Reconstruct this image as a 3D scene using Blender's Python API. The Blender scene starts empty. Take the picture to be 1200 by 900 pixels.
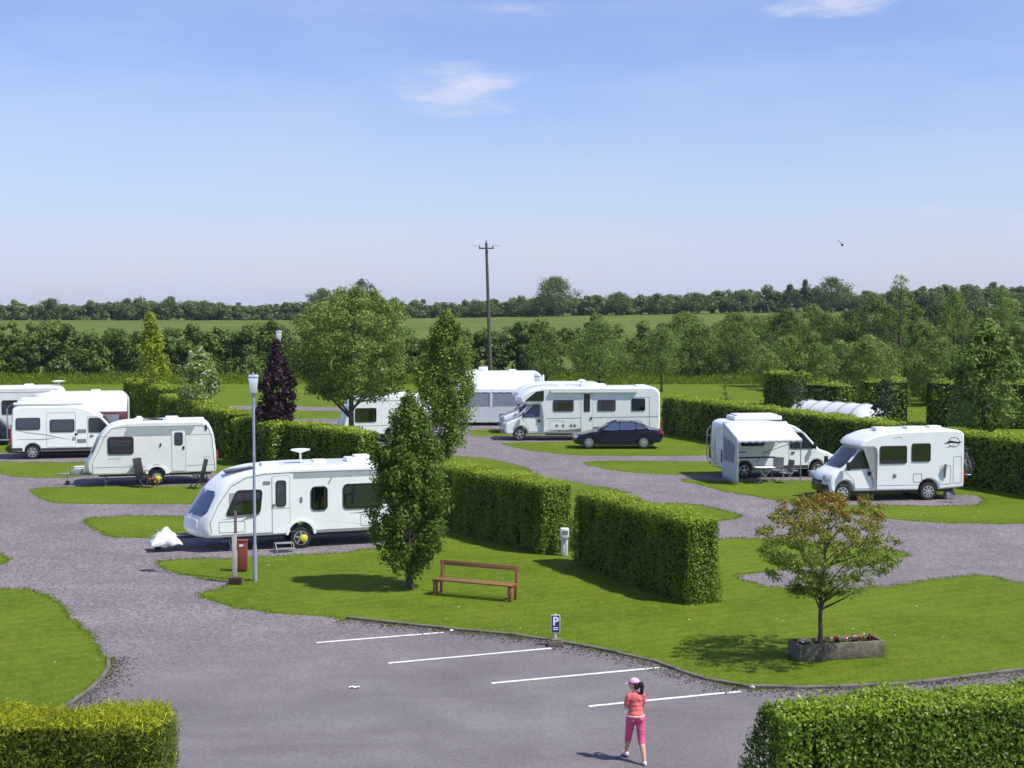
import bpy, bmesh, math, random
import numpy as np
from mathutils import Vector, Matrix

# ------------------------------------------------------------------ camera, sky, sun
SC = bpy.context.scene
COL = SC.collection
PI = math.pi
R = math.radians
H = 7.6          # eye height (first-floor window)
F = 1700.0       # focal length in pixels of a 1200 px wide picture
PITCH = math.atan(93.0 / F)

cam_data = bpy.data.cameras.new('camera')
cam_data.sensor_width = 36.0
cam_data.lens = 36.0 * F / 1200.0
cam_data.clip_start = 0.5
cam_data.clip_end = 9000.0
cam = bpy.data.objects.new('camera', cam_data)
cam.location = (0, 0, H)
cam.rotation_euler = (PI / 2 - PITCH, 0, 0)
COL.objects.link(cam)
SC.camera = cam

SUN_EL = R(56)
SUN_DIR = Vector((math.cos(R(-25)) * math.cos(SUN_EL), math.sin(R(-25)) * math.cos(SUN_EL), math.sin(SUN_EL)))
sun_data = bpy.data.lights.new('sun', 'SUN')
sun_data.energy = 4.6
sun_data.angle = R(0.55)
sun_data.color = (1.0, 0.96, 0.90)
sun = bpy.data.objects.new('sun', sun_data)
sun.rotation_euler = (-SUN_DIR).to_track_quat('-Z', 'Y').to_euler()
COL.objects.link(sun)

world = bpy.data.worlds.new('World')
SC.world = world
world.use_nodes = True
wn, wl = world.node_tree.nodes, world.node_tree.links
wn.clear()
w_out = wn.new('ShaderNodeOutputWorld')
w_bg = wn.new('ShaderNodeBackground')
w_bg.inputs['Strength'].default_value = 0.112
sky = wn.new('ShaderNodeTexSky')
sky.sky_type = 'NISHITA'
sky.sun_disc = False
sky.sun_elevation = SUN_EL
sky.sun_rotation = R(90 + 25)      # clockwise from +Y
sky.altitude = 0
sky.air_density = 1.0
sky.dust_density = 0.6
sky.ozone_density = 1.6
tc = wn.new('ShaderNodeTexCoord')

def wmath(op, a, b=None, c=None):
    n = wn.new('ShaderNodeMath'); n.operation = op
    for i, v in enumerate((a, b, c)):
        if v is None: continue
        if isinstance(v, (int, float)): n.inputs[i].default_value = v
        else: wl.new(v, n.inputs[i])
    return n.outputs[0]

sep = wn.new('ShaderNodeSeparateXYZ'); wl.new(tc.outputs['Generated'], sep.inputs[0])
def sky_dir(u, v):
    cx, cy = (u - 600) / F, (450 - v) / F
    d = Vector((cx, math.cos(PITCH) + cy * math.sin(PITCH), -math.sin(PITCH) + cy * math.cos(PITCH)))
    return d.normalized()
wmap = wn.new('ShaderNodeMapping'); wl.new(tc.outputs['Generated'], wmap.inputs['Vector'])
wmap.inputs['Scale'].default_value = (1.0, 1.0, 4.2)
nz = wn.new('ShaderNodeTexNoise'); wl.new(wmap.outputs[0], nz.inputs['Vector'])
nz.inputs['Scale'].default_value = 16; nz.inputs['Detail'].default_value = 9; nz.inputs['Roughness'].default_value = 0.62
nz2 = wn.new('ShaderNodeTexNoise'); wl.new(wmap.outputs[0], nz2.inputs['Vector'])
nz2.inputs['Scale'].default_value = 5.5; nz2.inputs['Detail'].default_value = 6; nz2.inputs['Roughness'].default_value = 0.55
def blob(u, v, rx, rz, thr, amp):
    c = sky_dir(u, v)
    dx = wmath('DIVIDE', wmath('SUBTRACT', sep.outputs['X'], c.x), rx)
    dz = wmath('DIVIDE', wmath('SUBTRACT', sep.outputs['Z'], c.z), rz)
    rr = wmath('ADD', wmath('MULTIPLY', dx, dx), wmath('MULTIPLY', dz, dz))
    fall = wmath('SUBTRACT', 1.0, rr)
    f = wmath('ADD', fall, wmath('MULTIPLY', wmath('SUBTRACT', nz.outputs['Fac'], thr), 3.4))
    n = wn.new('ShaderNodeMapRange'); n.interpolation_type = 'SMOOTHSTEP'
    wl.new(f, n.inputs['Value']); n.inputs['From Min'].default_value = 0.1; n.inputs['From Max'].default_value = 1.6
    n.inputs['To Max'].default_value = amp
    # only the half of the sky in front
    g = wmath('GREATER_THAN', sep.outputs['Y'], 0.0)
    return wmath('MULTIPLY', n.outputs[0], g)
bl = blob(540, 103, 0.056, 0.019, 0.48, 0.55)
for a in ((500, 122, 0.03, 0.010, 0.54, 0.22), (985, 4, 0.05, 0.009, 0.50, 0.6), (605, 6, 0.045, 0.010, 0.56, 0.3),
          (1095, 247, 0.03, 0.008, 0.55, 0.22), (1195, 262, 0.02, 0.009, 0.52, 0.25), (395, 8, 0.10, 0.03, 0.6, 0.12)):
    bl = wmath('MAXIMUM', bl, blob(*a))
# thin veil of high haze that thickens towards the horizon, all round
veil = wn.new('ShaderNodeMapRange'); wl.new(sep.outputs['Z'], veil.inputs['Value'])
veil.inputs['From Min'].default_value = 0.0; veil.inputs['From Max'].default_value = 0.16
veil.inputs['To Min'].default_value = 0.62; veil.inputs['To Max'].default_value = 0.10
vn = wmath('MULTIPLY', wmath('SUBTRACT', nz2.outputs['Fac'], 0.5), 1.0)
vf = wmath('MAXIMUM', wmath('ADD', veil.outputs[0], vn), 0.0)
mixv = wn.new('ShaderNodeMix'); mixv.data_type = 'RGBA'
tint = wn.new('ShaderNodeMix'); tint.data_type = 'RGBA'; tint.blend_type = 'MULTIPLY'; tint.inputs['Factor'].default_value = 1.0   # the camera's white balance
wl.new(sky.outputs[0], tint.inputs['A']); tint.inputs['B'].default_value = (0.96, 0.95, 1.24, 1)
wl.new(vf, mixv.inputs['Factor']); wl.new(tint.outputs['Result'], mixv.inputs['A']); mixv.inputs['B'].default_value = (4.35, 5.2, 7.05, 1)
mixc = wn.new('ShaderNodeMix'); mixc.data_type = 'RGBA'
wl.new(bl, mixc.inputs['Factor']); wl.new(mixv.outputs['Result'], mixc.inputs['A']); mixc.inputs['B'].default_value = (7.2, 6.9, 7.6, 1)
wl.new(mixc.outputs['Result'], w_bg.inputs['Color'])
wl.new(w_bg.outputs[0], w_out.inputs['Surface'])

SC.view_settings.view_transform = 'Standard'
SC.view_settings.look = 'None'
SC.view_settings.exposure = 0.22
SC.view_settings.gamma = 1.0

# ------------------------------------------------------------------ helpers
def G(u, v, z=0.0):
    """point on the plane z seen at (u, v) of the 1200x900 photograph"""
    cx, cy = (u - 600) / F, (450 - v) / F
    dy = math.cos(PITCH) + cy * math.sin(PITCH)
    dz = -math.sin(PITCH) + cy * math.cos(PITCH)
    t = (z - H) / dz
    return Vector((cx * t, dy * t, z))
def at(u, v, D):
    cx, cy = (u - 600) / F, (450 - v) / F
    dy = math.cos(PITCH) + cy * math.sin(PITCH)
    dz = -math.sin(PITCH) + cy * math.cos(PITCH)
    return Vector((cx, dy, dz)) * (D / dy) + Vector((0, 0, H))

def smooth01(t):
    t = max(0.0, min(1.0, t)); return t * t * (3 - 2 * t)
def terrain(x, y):
    if y <= 160: return 0.0
    t = min(1.0, (y - 160) / 245.0)
    return (4.3 + 0.016 * max(-60, min(120, x))) * (t * 0.75 + 0.25 * smooth01(t))

def tag(o, label=None, cat=None, group=None, kind=None):
    if label: o['label'] = label
    if cat: o['category'] = cat
    if group: o['group'] = group
    if kind: o['kind'] = kind
    return o
def thing(name, label, cat, loc=(0, 0, 0), rz=0.0, group=None):
    o = bpy.data.objects.new(name, None)
    o.empty_display_size = 0.3
    o.location = loc; o.rotation_euler = (0, 0, rz)
    COL.objects.link(o)
    return tag(o, label, cat, group)
def kids(o): return [c for c in bpy.data.objects if c.parent == o]
def copy_tree(o, parent=None):
    c = o.copy(); COL.objects.link(c); c.parent = parent
    for ch in kids(o): copy_tree(ch, c)
    return c

class MB:
    def __init__(s): s.v = []; s.f = []; s.sm = []
    def add(s, vs, fs):
        n = len(s.v); s.v += [tuple(v) for v in vs]; s.f += [tuple(i + n for i in f) for f in fs]; return s
    def box(s, c, d, rot=None):
        hx, hy, hz = d[0] / 2, d[1] / 2, d[2] / 2
        vs = [Vector((x, y, z)) for x in (-hx, hx) for y in (-hy, hy) for z in (-hz, hz)]
        if rot is not None: vs = [rot @ v for v in vs]
        c = Vector(c)
        return s.add([v + c for v in vs], [(0, 1, 3, 2), (4, 6, 7, 5), (0, 4, 5, 1), (2, 3, 7, 6), (0, 2, 6, 4), (1, 5, 7, 3)])
    def tube(s, pts, rad, n=8, cap=True):
        pts = [Vector(p) for p in pts]
        if not hasattr(rad, '__len__'): rad = [rad] * len(pts)
        rings = []; ref = Vector((0.13, 0.97, 0.2))
        for i, p in enumerate(pts):
            a = pts[max(0, i - 1)]; b = pts[min(len(pts) - 1, i + 1)]
            t = (b - a).normalized()
            r0 = ref if abs(t.dot(ref)) < 0.95 else Vector((1, 0, 0))
            u = t.cross(r0).normalized(); w = t.cross(u)
            rings.append([p + (u * math.cos(2 * PI * k / n) + w * math.sin(2 * PI * k / n)) * rad[i] for k in range(n)])
        vs = [q for r_ in rings for q in r_]; fs = []
        for i in range(len(pts) - 1):
            for k in range(n):
                k2 = (k + 1) % n
                fs.append((i * n + k, i * n + k2, (i + 1) * n + k2, (i + 1) * n + k))
        if cap:
            fs.append(tuple(range(n - 1, -1, -1))); b = (len(pts) - 1) * n; fs.append(tuple(b + k for k in range(n)))
        return s.add(vs, fs)
    def lathe(s, prof, c=(0, 0, 0), axis='Z', n=24, squash=1.0):
        """prof: list of (r, h)"""
        vs = []; fs = []; c = Vector(c)
        for (r_, h) in prof:
            for k in range(n):
                a = 2 * PI * k / n
                p = Vector((r_ * math.cos(a), r_ * math.sin(a) * squash, h))
                if axis == 'Y': p = Vector((p.x, p.z, p.y))
                if axis == 'X': p = Vector((p.z, p.x, p.y))
                vs.append(p + c)
        m = len(prof)
        for i in range(m - 1):
            for k in range(n):
                k2 = (k + 1) % n
                fs.append((i * n + k, i * n + k2, (i + 1) * n + k2, (i + 1) * n + k))
        fs.append(tuple(range(n))); fs.append(tuple((m - 1) * n + k for k in range(n)))
        return s.add(vs, fs)
    def ell(s, c, rad, rot=None, nu=16, nv=10):
        vs = []; fs = []; c = Vector(c)
        for j in range(1, nv):
            th = PI * j / nv
            for i in range(nu):
                ph = 2 * PI * i / nu
                p = Vector((rad[0] * math.sin(th) * math.cos(ph), rad[1] * math.sin(th) * math.sin(ph), rad[2] * math.cos(th)))
                if rot is not None: p = rot @ p
                vs.append(p + c)
        t = Vector((0, 0, rad[2])); b = -t
        if rot is not None: t = rot @ t; b = rot @ b
        vs += [t + c, b + c]
        for j in range(nv - 2):
            for i in range(nu):
                i2 = (i + 1) % nu
                fs.append((j * nu + i, (j + 1) * nu + i, (j + 1) * nu + i2, j * nu + i2))
        nt = (nv - 1) * nu
        for i in range(nu):
            i2 = (i + 1) % nu
            fs.append((nt, i, i2)); fs.append((nt + 1, (nv - 2) * nu + i2, (nv - 2) * nu + i))
        return s.add(vs, fs)
    def slab(s, poly, y0, y1, f=None):
        """polygon of (x, z) points extruded from y0 to y1; f(x, z) adds a y shift"""
        n = len(poly); g = f or (lambda x, z: 0)
        vs = [(x, y0 + g(x, z), z) for x, z in poly] + [(x, y1 + g(x, z), z) for x, z in poly]
        fs = [tuple(range(n)), tuple(range(2 * n - 1, n - 1, -1))] + [(i, (i + 1) % n, n + (i + 1) % n, n + i) for i in range(n)]
        return s.add(vs, fs)
    def ring(s, outer, inner, y0, y1, f=None):
        n = len(outer); g = f or (lambda x, z: 0)
        vs = [(x, y0 + g(x, z), z) for x, z in outer] + [(x, y1 + g(x, z), z) for x, z in outer] + \
             [(x, y0 + g(x, z), z) for x, z in inner] + [(x, y1 + g(x, z), z) for x, z in inner]
        fs = []
        for i in range(n):
            j = (i + 1) % n
            fs += [(i, j, n + j, n + i), (n + i, n + j, 3 * n + j, 3 * n + i), (2 * n + i, 3 * n + i, 3 * n + j, 2 * n + j), (i, 2 * n + i, 2 * n + j, j)]
        return s.add(vs, fs)
    def build(s, name, mat, parent=None, bevel=0.0, seg=2, smooth=35, loc=None):
        me = bpy.data.meshes.new(name)
        bm = bmesh.new()
        vs = [bm.verts.new(v) for v in s.v]
        for f in s.f:
            try: bm.faces.new([vs[i] for i in f])
            except ValueError: pass
        bmesh.ops.recalc_face_normals(bm, faces=bm.faces)
        if bevel > 0:
            ed = [e for e in bm.edges if len(e.link_faces) == 2 and e.calc_face_angle(0) > 0.6]
            bmesh.ops.bevel(bm, geom=ed, offset=bevel, segments=seg, profile=0.5, affect='EDGES', clamp_overlap=True)
        bm.to_mesh(me); bm.free()
        if smooth is not None and len(me.polygons):
            me.polygons.foreach_set('use_smooth', [True] * len(me.polygons))
            me.set_sharp_from_angle(angle=R(smooth))
        me.materials.append(mat)
        o = bpy.data.objects.new(name, me); COL.objects.link(o)
        if parent: o.parent = parent
        if loc is not None: o.location = loc
        return o

def rpoly(pts, r=0.05, n=4):
    """round the corners of a polygon; a point may carry its own radius as third value"""
    out = []; m = len(pts)
    for i in range(m):
        p = Vector(pts[i][:2]); rr = pts[i][2] if len(pts[i]) > 2 else r
        a = Vector(pts[i - 1][:2]); b = Vector(pts[(i + 1) % m][:2])
        if rr <= 0: out.append(tuple(p)); continue
        da = (a - p); db = (b - p)
        q = min(rr, da.length * 0.45, db.length * 0.45)
        A = p + da.normalized() * q; B = p + db.normalized() * q
        for k in range(n + 1):
            t = k / n
            out.append(tuple(A * (1 - t) ** 2 + p * 2 * t * (1 - t) + B * t * t))
    return out
def area2(p): return sum(p[i - 1][0] * p[i][1] - p[i][0] * p[i - 1][1] for i in range(len(p)))
def offs(p, d):
    """inward offset"""
    s = 1 if area2(p) > 0 else -1; out = []; m = len(p)
    for i in range(m):
        a = Vector(p[i - 1]); b = Vector(p[i]); c = Vector(p[(i + 1) % m])
        e1 = (b - a); e2 = (c - b)
        e1 = e1.normalized() if e1.length > 1e-7 else e2.normalized()
        e2 = e2.normalized() if e2.length > 1e-7 else e1
        n = Vector((-(e1.y + e2.y), e1.x + e2.x)); n = n.normalized() if n.length > 1e-6 else Vector((-e1.y, e1.x))
        k = max(0.45, n.dot(Vector((-e1.y, e1.x))))
        out.append(tuple(b + n * s * d / k))
    return out
def rect(x0, x1, z0, z1, r=0.05): return rpoly([(x0, z0), (x1, z0), (x1, z1), (x0, z1)], r)
def arch(xc, r, z0, n=9):
    """bottom edge points of a wheel arch, listed with x falling"""
    return [(xc + r * math.cos(PI * k / n), z0 + max(0, r * math.sin(PI * k / n)), 0) for k in range(n + 1)]

# ------------------------------------------------------------------ materials
def mat(name, col, rough=0.5, metal=0.0, spec=0.5, var=0.0, vscale=3.0, bump=0.0, bscale=40.0, coat=0.0, col2=None, dirt=0.0):
    m = bpy.data.materials.new(name); m.use_nodes = True
    nt = m.node_tree; N = nt.nodes; L = nt.links
    b = N['Principled BSDF']
    b.inputs['Roughness'].default_value = rough; b.inputs['Metallic'].default_value = metal
    b.inputs['Specular IOR Level'].default_value = spec
    if coat: b.inputs['Coat Weight'].default_value = coat; b.inputs['Coat Roughness'].default_value = 0.06
    b.inputs['Base Color'].default_value = (*col, 1)
    t = N.new('ShaderNodeTexCoord')
    if var > 0 or col2:
        n = N.new('ShaderNodeTexNoise'); n.inputs['Scale'].default_value = vscale; n.inputs['Detail'].default_value = 8; n.inputs['Roughness'].default_value = 0.65
        L.new(t.outputs['Object'], n.inputs['Vector'])
        mr = N.new('ShaderNodeMapRange'); mr.inputs['From Min'].default_value = 0.35; mr.inputs['From Max'].default_value = 0.66
        L.new(n.outputs['Fac'], mr.inputs['Value'])
        mx = N.new('ShaderNodeMix'); mx.data_type = 'RGBA'
        c2 = col2 or tuple(c * (1 - var) for c in col)
        mx.inputs['A'].default_value = (*col, 1); mx.inputs['B'].default_value = (*c2, 1)
        L.new(mr.outputs[0], mx.inputs['Factor']); L.new(mx.outputs['Result'], b.inputs['Base Color'])
    if bump > 0:
        n2 = N.new('ShaderNodeTexNoise'); n2.inputs['Scale'].default_value = bscale; n2.inputs['Detail'].default_value = 5
        L.new(t.outputs['Object'], n2.inputs['Vector'])
        bp = N.new('ShaderNodeBump'); bp.inputs['Strength'].default_value = 1.0; bp.inputs['Distance'].default_value = bump
        L.new(n2.outputs['Fac'], bp.inputs['Height']); L.new(bp.outputs[0], b.inputs['Normal'])
    return m

M = {}
M['white'] = mat('white_grp', (0.86, 0.90, 0.87), 0.28, var=0.07, vscale=1.6, coat=0.3)
M['cream'] = mat('cream_grp', (0.80, 0.81, 0.77), 0.38, var=0.10, vscale=1.2)
M['roofwhite'] = mat('roof_white', (0.80, 0.82, 0.84), 0.45, var=0.12, vscale=2.5)
M['greyband'] = mat('grey_band', (0.36, 0.41, 0.42), 0.5, var=0.12, vscale=4)
M['grey'] = mat('grey_plastic', (0.22, 0.23, 0.25), 0.5, var=0.15)
M['black'] = mat('black_plastic', (0.018, 0.018, 0.02), 0.45)
M['seam'] = mat('seam', (0.16, 0.17, 0.18), 0.5)
M['rubber'] = mat('tyre_rubber', (0.022, 0.021, 0.021), 0.8, var=0.3, vscale=9)
M['alloy'] = mat('alloy', (0.62, 0.63, 0.66), 0.28, metal=0.75)
M['steel'] = mat('galvanised_steel', (0.42, 0.44, 0.47), 0.42, metal=0.6, var=0.2, vscale=6)
M['yellow'] = mat('yellow_lock', (0.72, 0.60, 0.05), 0.45)
M['navy'] = mat('navy_paint', (0.006, 0.007, 0.028), 0.2, spec=0.4, coat=0.35, var=0.15, vscale=2)
M['curtain'] = mat('curtain', (0.40, 0.39, 0.38), 0.9, var=0.25, vscale=12)
M['interior'] = mat('dark_interior', (0.045, 0.045, 0.05), 0.8, var=0.4, vscale=3)
M['canvas'] = mat('awning_canvas', (0.62, 0.66, 0.68), 0.75, var=0.10, vscale=3, bump=0.01, bscale=3)
M['canvasgrey'] = mat('awning_grey_canvas', (0.25, 0.29, 0.34), 0.8, var=0.18, vscale=3, bump=0.01, bscale=3)
M['canvasred'] = mat('awning_maroon_canvas', (0.09, 0.018, 0.028), 0.8, var=0.3)
M['tarp'] = mat('white_cover', (0.80, 0.80, 0.80), 0.6, var=0.06)
M['redlamp'] = mat('tail_lamp', (0.35, 0.01, 0.02), 0.2)
M['headlamp'] = mat('headlamp_lens', (0.45, 0.48, 0.52), 0.08, metal=0.4)
M['bark'] = mat('bark', (0.11, 0.085, 0.062), 0.9, var=0.5, vscale=9, bump=0.02, bscale=22)
M['greybark'] = mat('pale_bark', (0.19, 0.17, 0.14), 0.9, var=0.45, vscale=8, bump=0.02, bscale=22)
M['polewood'] = mat('pole_timber', (0.13, 0.11, 0.095), 0.9, var=0.4, vscale=2)
M['benchwood'] = mat('bench_timber', (0.32, 0.135, 0.06), 0.5, var=0.35, vscale=7)
M['postwood'] = mat('weathered_post', (0.52, 0.47, 0.42), 0.85, var=0.4, vscale=9)
M['redbox'] = mat('red_brown_paint', (0.26, 0.058, 0.035), 0.45, var=0.2, vscale=5)
M['concrete'] = mat('old_concrete', (0.20, 0.175, 0.125), 0.95, var=0.6, vscale=7, bump=0.012, bscale=18)
M['kerb'] = mat('kerb_concrete', (0.19, 0.17, 0.15), 0.95, var=0.5, vscale=5, bump=0.01, bscale=20)
M['soil'] = mat('soil', (0.07, 0.035, 0.02), 1.0, var=0.4, vscale=12, bump=0.03, bscale=14)
M['lamppaint'] = mat('lamp_post_paint', (0.36, 0.41, 0.52), 0.4, metal=0.2, var=0.15, vscale=4)
M['lampglass'] = mat('lamp_glass', (0.70, 0.74, 0.80), 0.2)
M['signblue'] = mat('sign_blue', (0.02, 0.03, 0.14), 0.4)
M['signwhite'] = mat('sign_white', (0.85, 0.85, 0.85), 0.4)
M['skin'] = mat('skin', (0.62, 0.36, 0.26), 0.5)
M['shirt'] = mat('coral_shirt', (0.78, 0.17, 0.15), 0.85, var=0.2, vscale=9, bump=0.03, bscale=11)
M['pants'] = mat('pink_trousers', (0.76, 0.12, 0.27), 0.85, var=0.2, vscale=9, bump=0.03, bscale=10)
M['cap'] = mat('pale_pink_cap', (0.84, 0.50, 0.66), 0.7)
M['capband'] = mat('purple_band', (0.38, 0.10, 0.36), 0.7)
M['hair'] = mat('dark_hair', (0.035, 0.012, 0.010), 0.5)
M['shoe'] = mat('white_shoe', (0.75, 0.68, 0.72), 0.6)
M['sock'] = mat('dark_sole', (0.10, 0.05, 0.06), 0.7)

def glass(name, tint, refl_rough=0.03, trans=0.55):
    m = bpy.data.materials.new(name); m.use_nodes = True
    nt = m.node_tree; N = nt.nodes; L = nt.links; N.clear()
    out = N.new('ShaderNodeOutputMaterial'); tr = N.new('ShaderNodeBsdfTransparent'); tr.inputs[0].default_value = (*tint, 1)
    gl = N.new('ShaderNodeBsdfGlossy'); gl.inputs['Roughness'].default_value = refl_rough; gl.inputs['Color'].default_value = (0.9, 0.93, 1, 1)
    fr = N.new('ShaderNodeFresnel'); fr.inputs['IOR'].default_value = 1.75
    mx = N.new('ShaderNodeMixShader'); L.new(fr.outputs[0], mx.inputs[0]); L.new(tr.outputs[0], mx.inputs[1]); L.new(gl.outputs[0], mx.inputs[2])
    L.new(mx.outputs[0], out.inputs['Surface']); return m
M['glass'] = glass('window_glass', (0.80, 0.82, 0.85))
M['glassdark'] = mat('dark_glass', (0.018, 0.02, 0.028), 0.05, spec=0.9)
M['glassreflect'] = mat('painted_reflection_glass', (0.07, 0.095, 0.20), 0.10, spec=0.9)  # blue base colour carries the sky reflection of the panes

def leafmat(name, c1, c2, tip=None, trans=0.42, nscale=1.2, rough=0.5, spec=0.25):
    m = bpy.data.materials.new(name); m.use_nodes = True
    nt = m.node_tree; N = nt.nodes; L = nt.links
    b = N['Principled BSDF']; out = N['Material Output']
    at_ = N.new('ShaderNodeAttribute'); at_.attribute_name = 'rnd'
    tcn = N.new('ShaderNodeTexCoord')
    n = N.new('ShaderNodeTexNoise'); n.inputs['Scale'].default_value = nscale; n.inputs['Detail'].default_value = 4
    L.new(tcn.outputs['Object'], n.inputs['Vector'])
    ad = N.new('ShaderNodeMath'); ad.operation = 'MULTIPLY_ADD'; L.new(n.outputs['Fac'], ad.inputs[0]); ad.inputs[1].default_value = 1.5; ad.inputs[2].default_value = -0.75
    ad2 = N.new('ShaderNodeMath'); ad2.operation = 'ADD'; ad2.use_clamp = True; L.new(ad.outputs[0], ad2.inputs[0]); L.new(at_.outputs['Fac'], ad2.inputs[1])
    mx = N.new('ShaderNodeMix'); mx.data_type = 'RGBA'; L.new(ad2.outputs[0], mx.inputs['Factor'])
    mx.inputs['A'].default_value = (*c1, 1); mx.inputs['B'].default_value = (*c2, 1)
    res = mx.outputs['Result']
    if tip:
        a2 = N.new('ShaderNodeAttribute'); a2.attribute_name = 'tip'
        m2 = N.new('ShaderNodeMix'); m2.data_type = 'RGBA'; L.new(a2.outputs['Fac'], m2.inputs['Factor'])
        L.new(res, m2.inputs['A']); m2.inputs['B'].default_value = (*tip, 1); res = m2.outputs['Result']
    L.new(res, b.inputs['Base Color'])
    b.inputs['Roughness'].default_value = rough; b.inputs['Specular IOR Level'].default_value = spec
    tl = N.new('ShaderNodeBsdfTranslucent'); L.new(res, tl.inputs['Color'])
    ms = N.new('ShaderNodeMixShader'); ms.inputs[0].default_value = trans
    L.new(b.outputs[0], ms.inputs[1]); L.new(tl.outputs[0], ms.inputs[2]); L.new(ms.outputs[0], out.inputs['Surface'])
    return m
LM = {}
LM['hedge'] = leafmat('hedge_leaf', (0.088, 0.153, 0.016), (0.239, 0.357, 0.031), (0.495, 0.600, 0.049), rough=0.4, spec=0.3)
LM['privet'] = leafmat('privet_leaf', (0.073, 0.134, 0.015), (0.204, 0.334, 0.026), (0.394, 0.535, 0.032), rough=0.4, spec=0.3)
LM['golden'] = leafmat('golden_leaf', (0.091, 0.154, 0.016), (0.259, 0.307, 0.027), (0.70, 0.72, 0.045))
LM['beech'] = leafmat('beech_leaf', (0.056, 0.105, 0.015), (0.163, 0.257, 0.035), (0.277, 0.392, 0.052), nscale=1.0)
LM['light'] = leafmat('light_leaf', (0.125, 0.195, 0.040), (0.265, 0.365, 0.075), (0.38, 0.46, 0.12), nscale=0.9)
LM['poplar'] = leafmat('poplar_leaf', (0.077, 0.137, 0.023), (0.240, 0.357, 0.052), (0.394, 0.494, 0.082))
LM['purple'] = leafmat('purple_leaf', (0.018, 0.007, 0.013), (0.055, 0.020, 0.036), (0.08, 0.028, 0.045), trans=0.12)
LM['conifer'] = leafmat('golden_conifer_leaf', (0.15, 0.22, 0.015), (0.36, 0.45, 0.03), (0.56, 0.56, 0.04))
LM['shrub'] = leafmat('shrub_leaf', (0.134, 0.209, 0.029), (0.281, 0.380, 0.056), (0.80, 0.76, 0.66))
LM['photinia'] = leafmat('mountain_ash_leaf', (0.105, 0.170, 0.018), (0.250, 0.315, 0.035), (0.38, 0.165, 0.035), trans=0.3, nscale=2.0)
LM['wild'] = leafmat('wild_leaf', (0.063, 0.116, 0.024), (0.173, 0.265, 0.047), (0.292, 0.372, 0.076), nscale=0.25)
LM['wood'] = leafmat('wood_leaf', (0.095, 0.158, 0.033), (0.247, 0.352, 0.070), (0.362, 0.463, 0.111), nscale=0.3)
LM['dark'] = leafmat('dark_leaf', (0.032, 0.057, 0.028), (0.091, 0.143, 0.058), (0.182, 0.234, 0.074), nscale=0.5)
LM['far'] = leafmat('far_leaf', (0.076, 0.124, 0.039), (0.170, 0.248, 0.071), (0.221, 0.298, 0.084), nscale=0.08)
LM['grass'] = leafmat('grass_blade', (0.130, 0.207, 0.008), (0.224, 0.310, 0.017), (0.425, 0.391, 0.066), trans=0.45)
LM['litter'] = leafmat('leaf_litter', (0.03, 0.022, 0.017), (0.13, 0.10, 0.07), trans=0.0)
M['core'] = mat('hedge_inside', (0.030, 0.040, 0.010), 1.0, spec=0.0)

# ------------------------------------------------------------------ foliage
RNG = np.random.default_rng(7)
def unit(n):
    v = RNG.normal(size=(n, 3)); return v / np.linalg.norm(v, axis=1, keepdims=True)
def leaf_obj(name, P, Nr, size, m, parent=None, asp=0.55, tip=None, loc=None):
    n = len(P)
    Nr = Nr / (np.linalg.norm(Nr, axis=1, keepdims=True) + 1e-9)
    t = np.cross(Nr, unit(n)); t /= (np.linalg.norm(t, axis=1, keepdims=True) + 1e-9)
    b = np.cross(Nr, t)
    s = (np.broadcast_to(size, (n,)) * RNG.uniform(0.65, 1.3, n))[:, None]
    V = np.empty((n, 4, 3)); V[:, 0] = P + t * s; V[:, 1] = P + b * s * asp + Nr * s * 0.12; V[:, 2] = P - t * s; V[:, 3] = P - b * s * asp + Nr * s * 0.12
    me = bpy.data.meshes.new(name)
    me.vertices.add(4 * n); me.vertices.foreach_set('co', V.reshape(-1).astype(np.float32))
    me.loops.add(4 * n); me.loops.foreach_set('vertex_index', np.arange(4 * n, dtype=np.int32))
    me.polygons.add(n); me.polygons.foreach_set('loop_start', np.arange(0, 4 * n, 4, dtype=np.int32))
    a = me.attributes.new('rnd', 'FLOAT', 'FACE'); a.data.foreach_set('value', RNG.random(n).astype(np.float32))
    a = me.attributes.new('tip', 'FLOAT', 'FACE'); a.data.foreach_set('value', (np.zeros(n) if tip is None else np.clip(tip, 0, 1)).astype(np.float32))
    me.update(calc_edges=True)
    me.materials.append(m)
    o = bpy.data.objects.new(name, me); COL.objects.link(o)
    if parent: o.parent = parent
    if loc is not None: o.location = loc
    return o
def clump_leaves(C, Rd, per, up=0.35, shell=0.55, squash=0.8, jit=0.55):
    C = np.asarray(C, float); Rd = np.asarray(Rd, float)
    k = np.repeat(np.arange(len(C)), per); n = len(k)
    d = unit(n)
    rr = Rd[k] * (shell + (1 - shell) * RNG.random(n)) * RNG.uniform(0.75, 1.12, n)
    P = C[k] + d * rr[:, None] * np.array([1, 1, squash])
    N = d + unit(n) * jit + np.array([0, 0, up])
    return P, N, k
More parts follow.
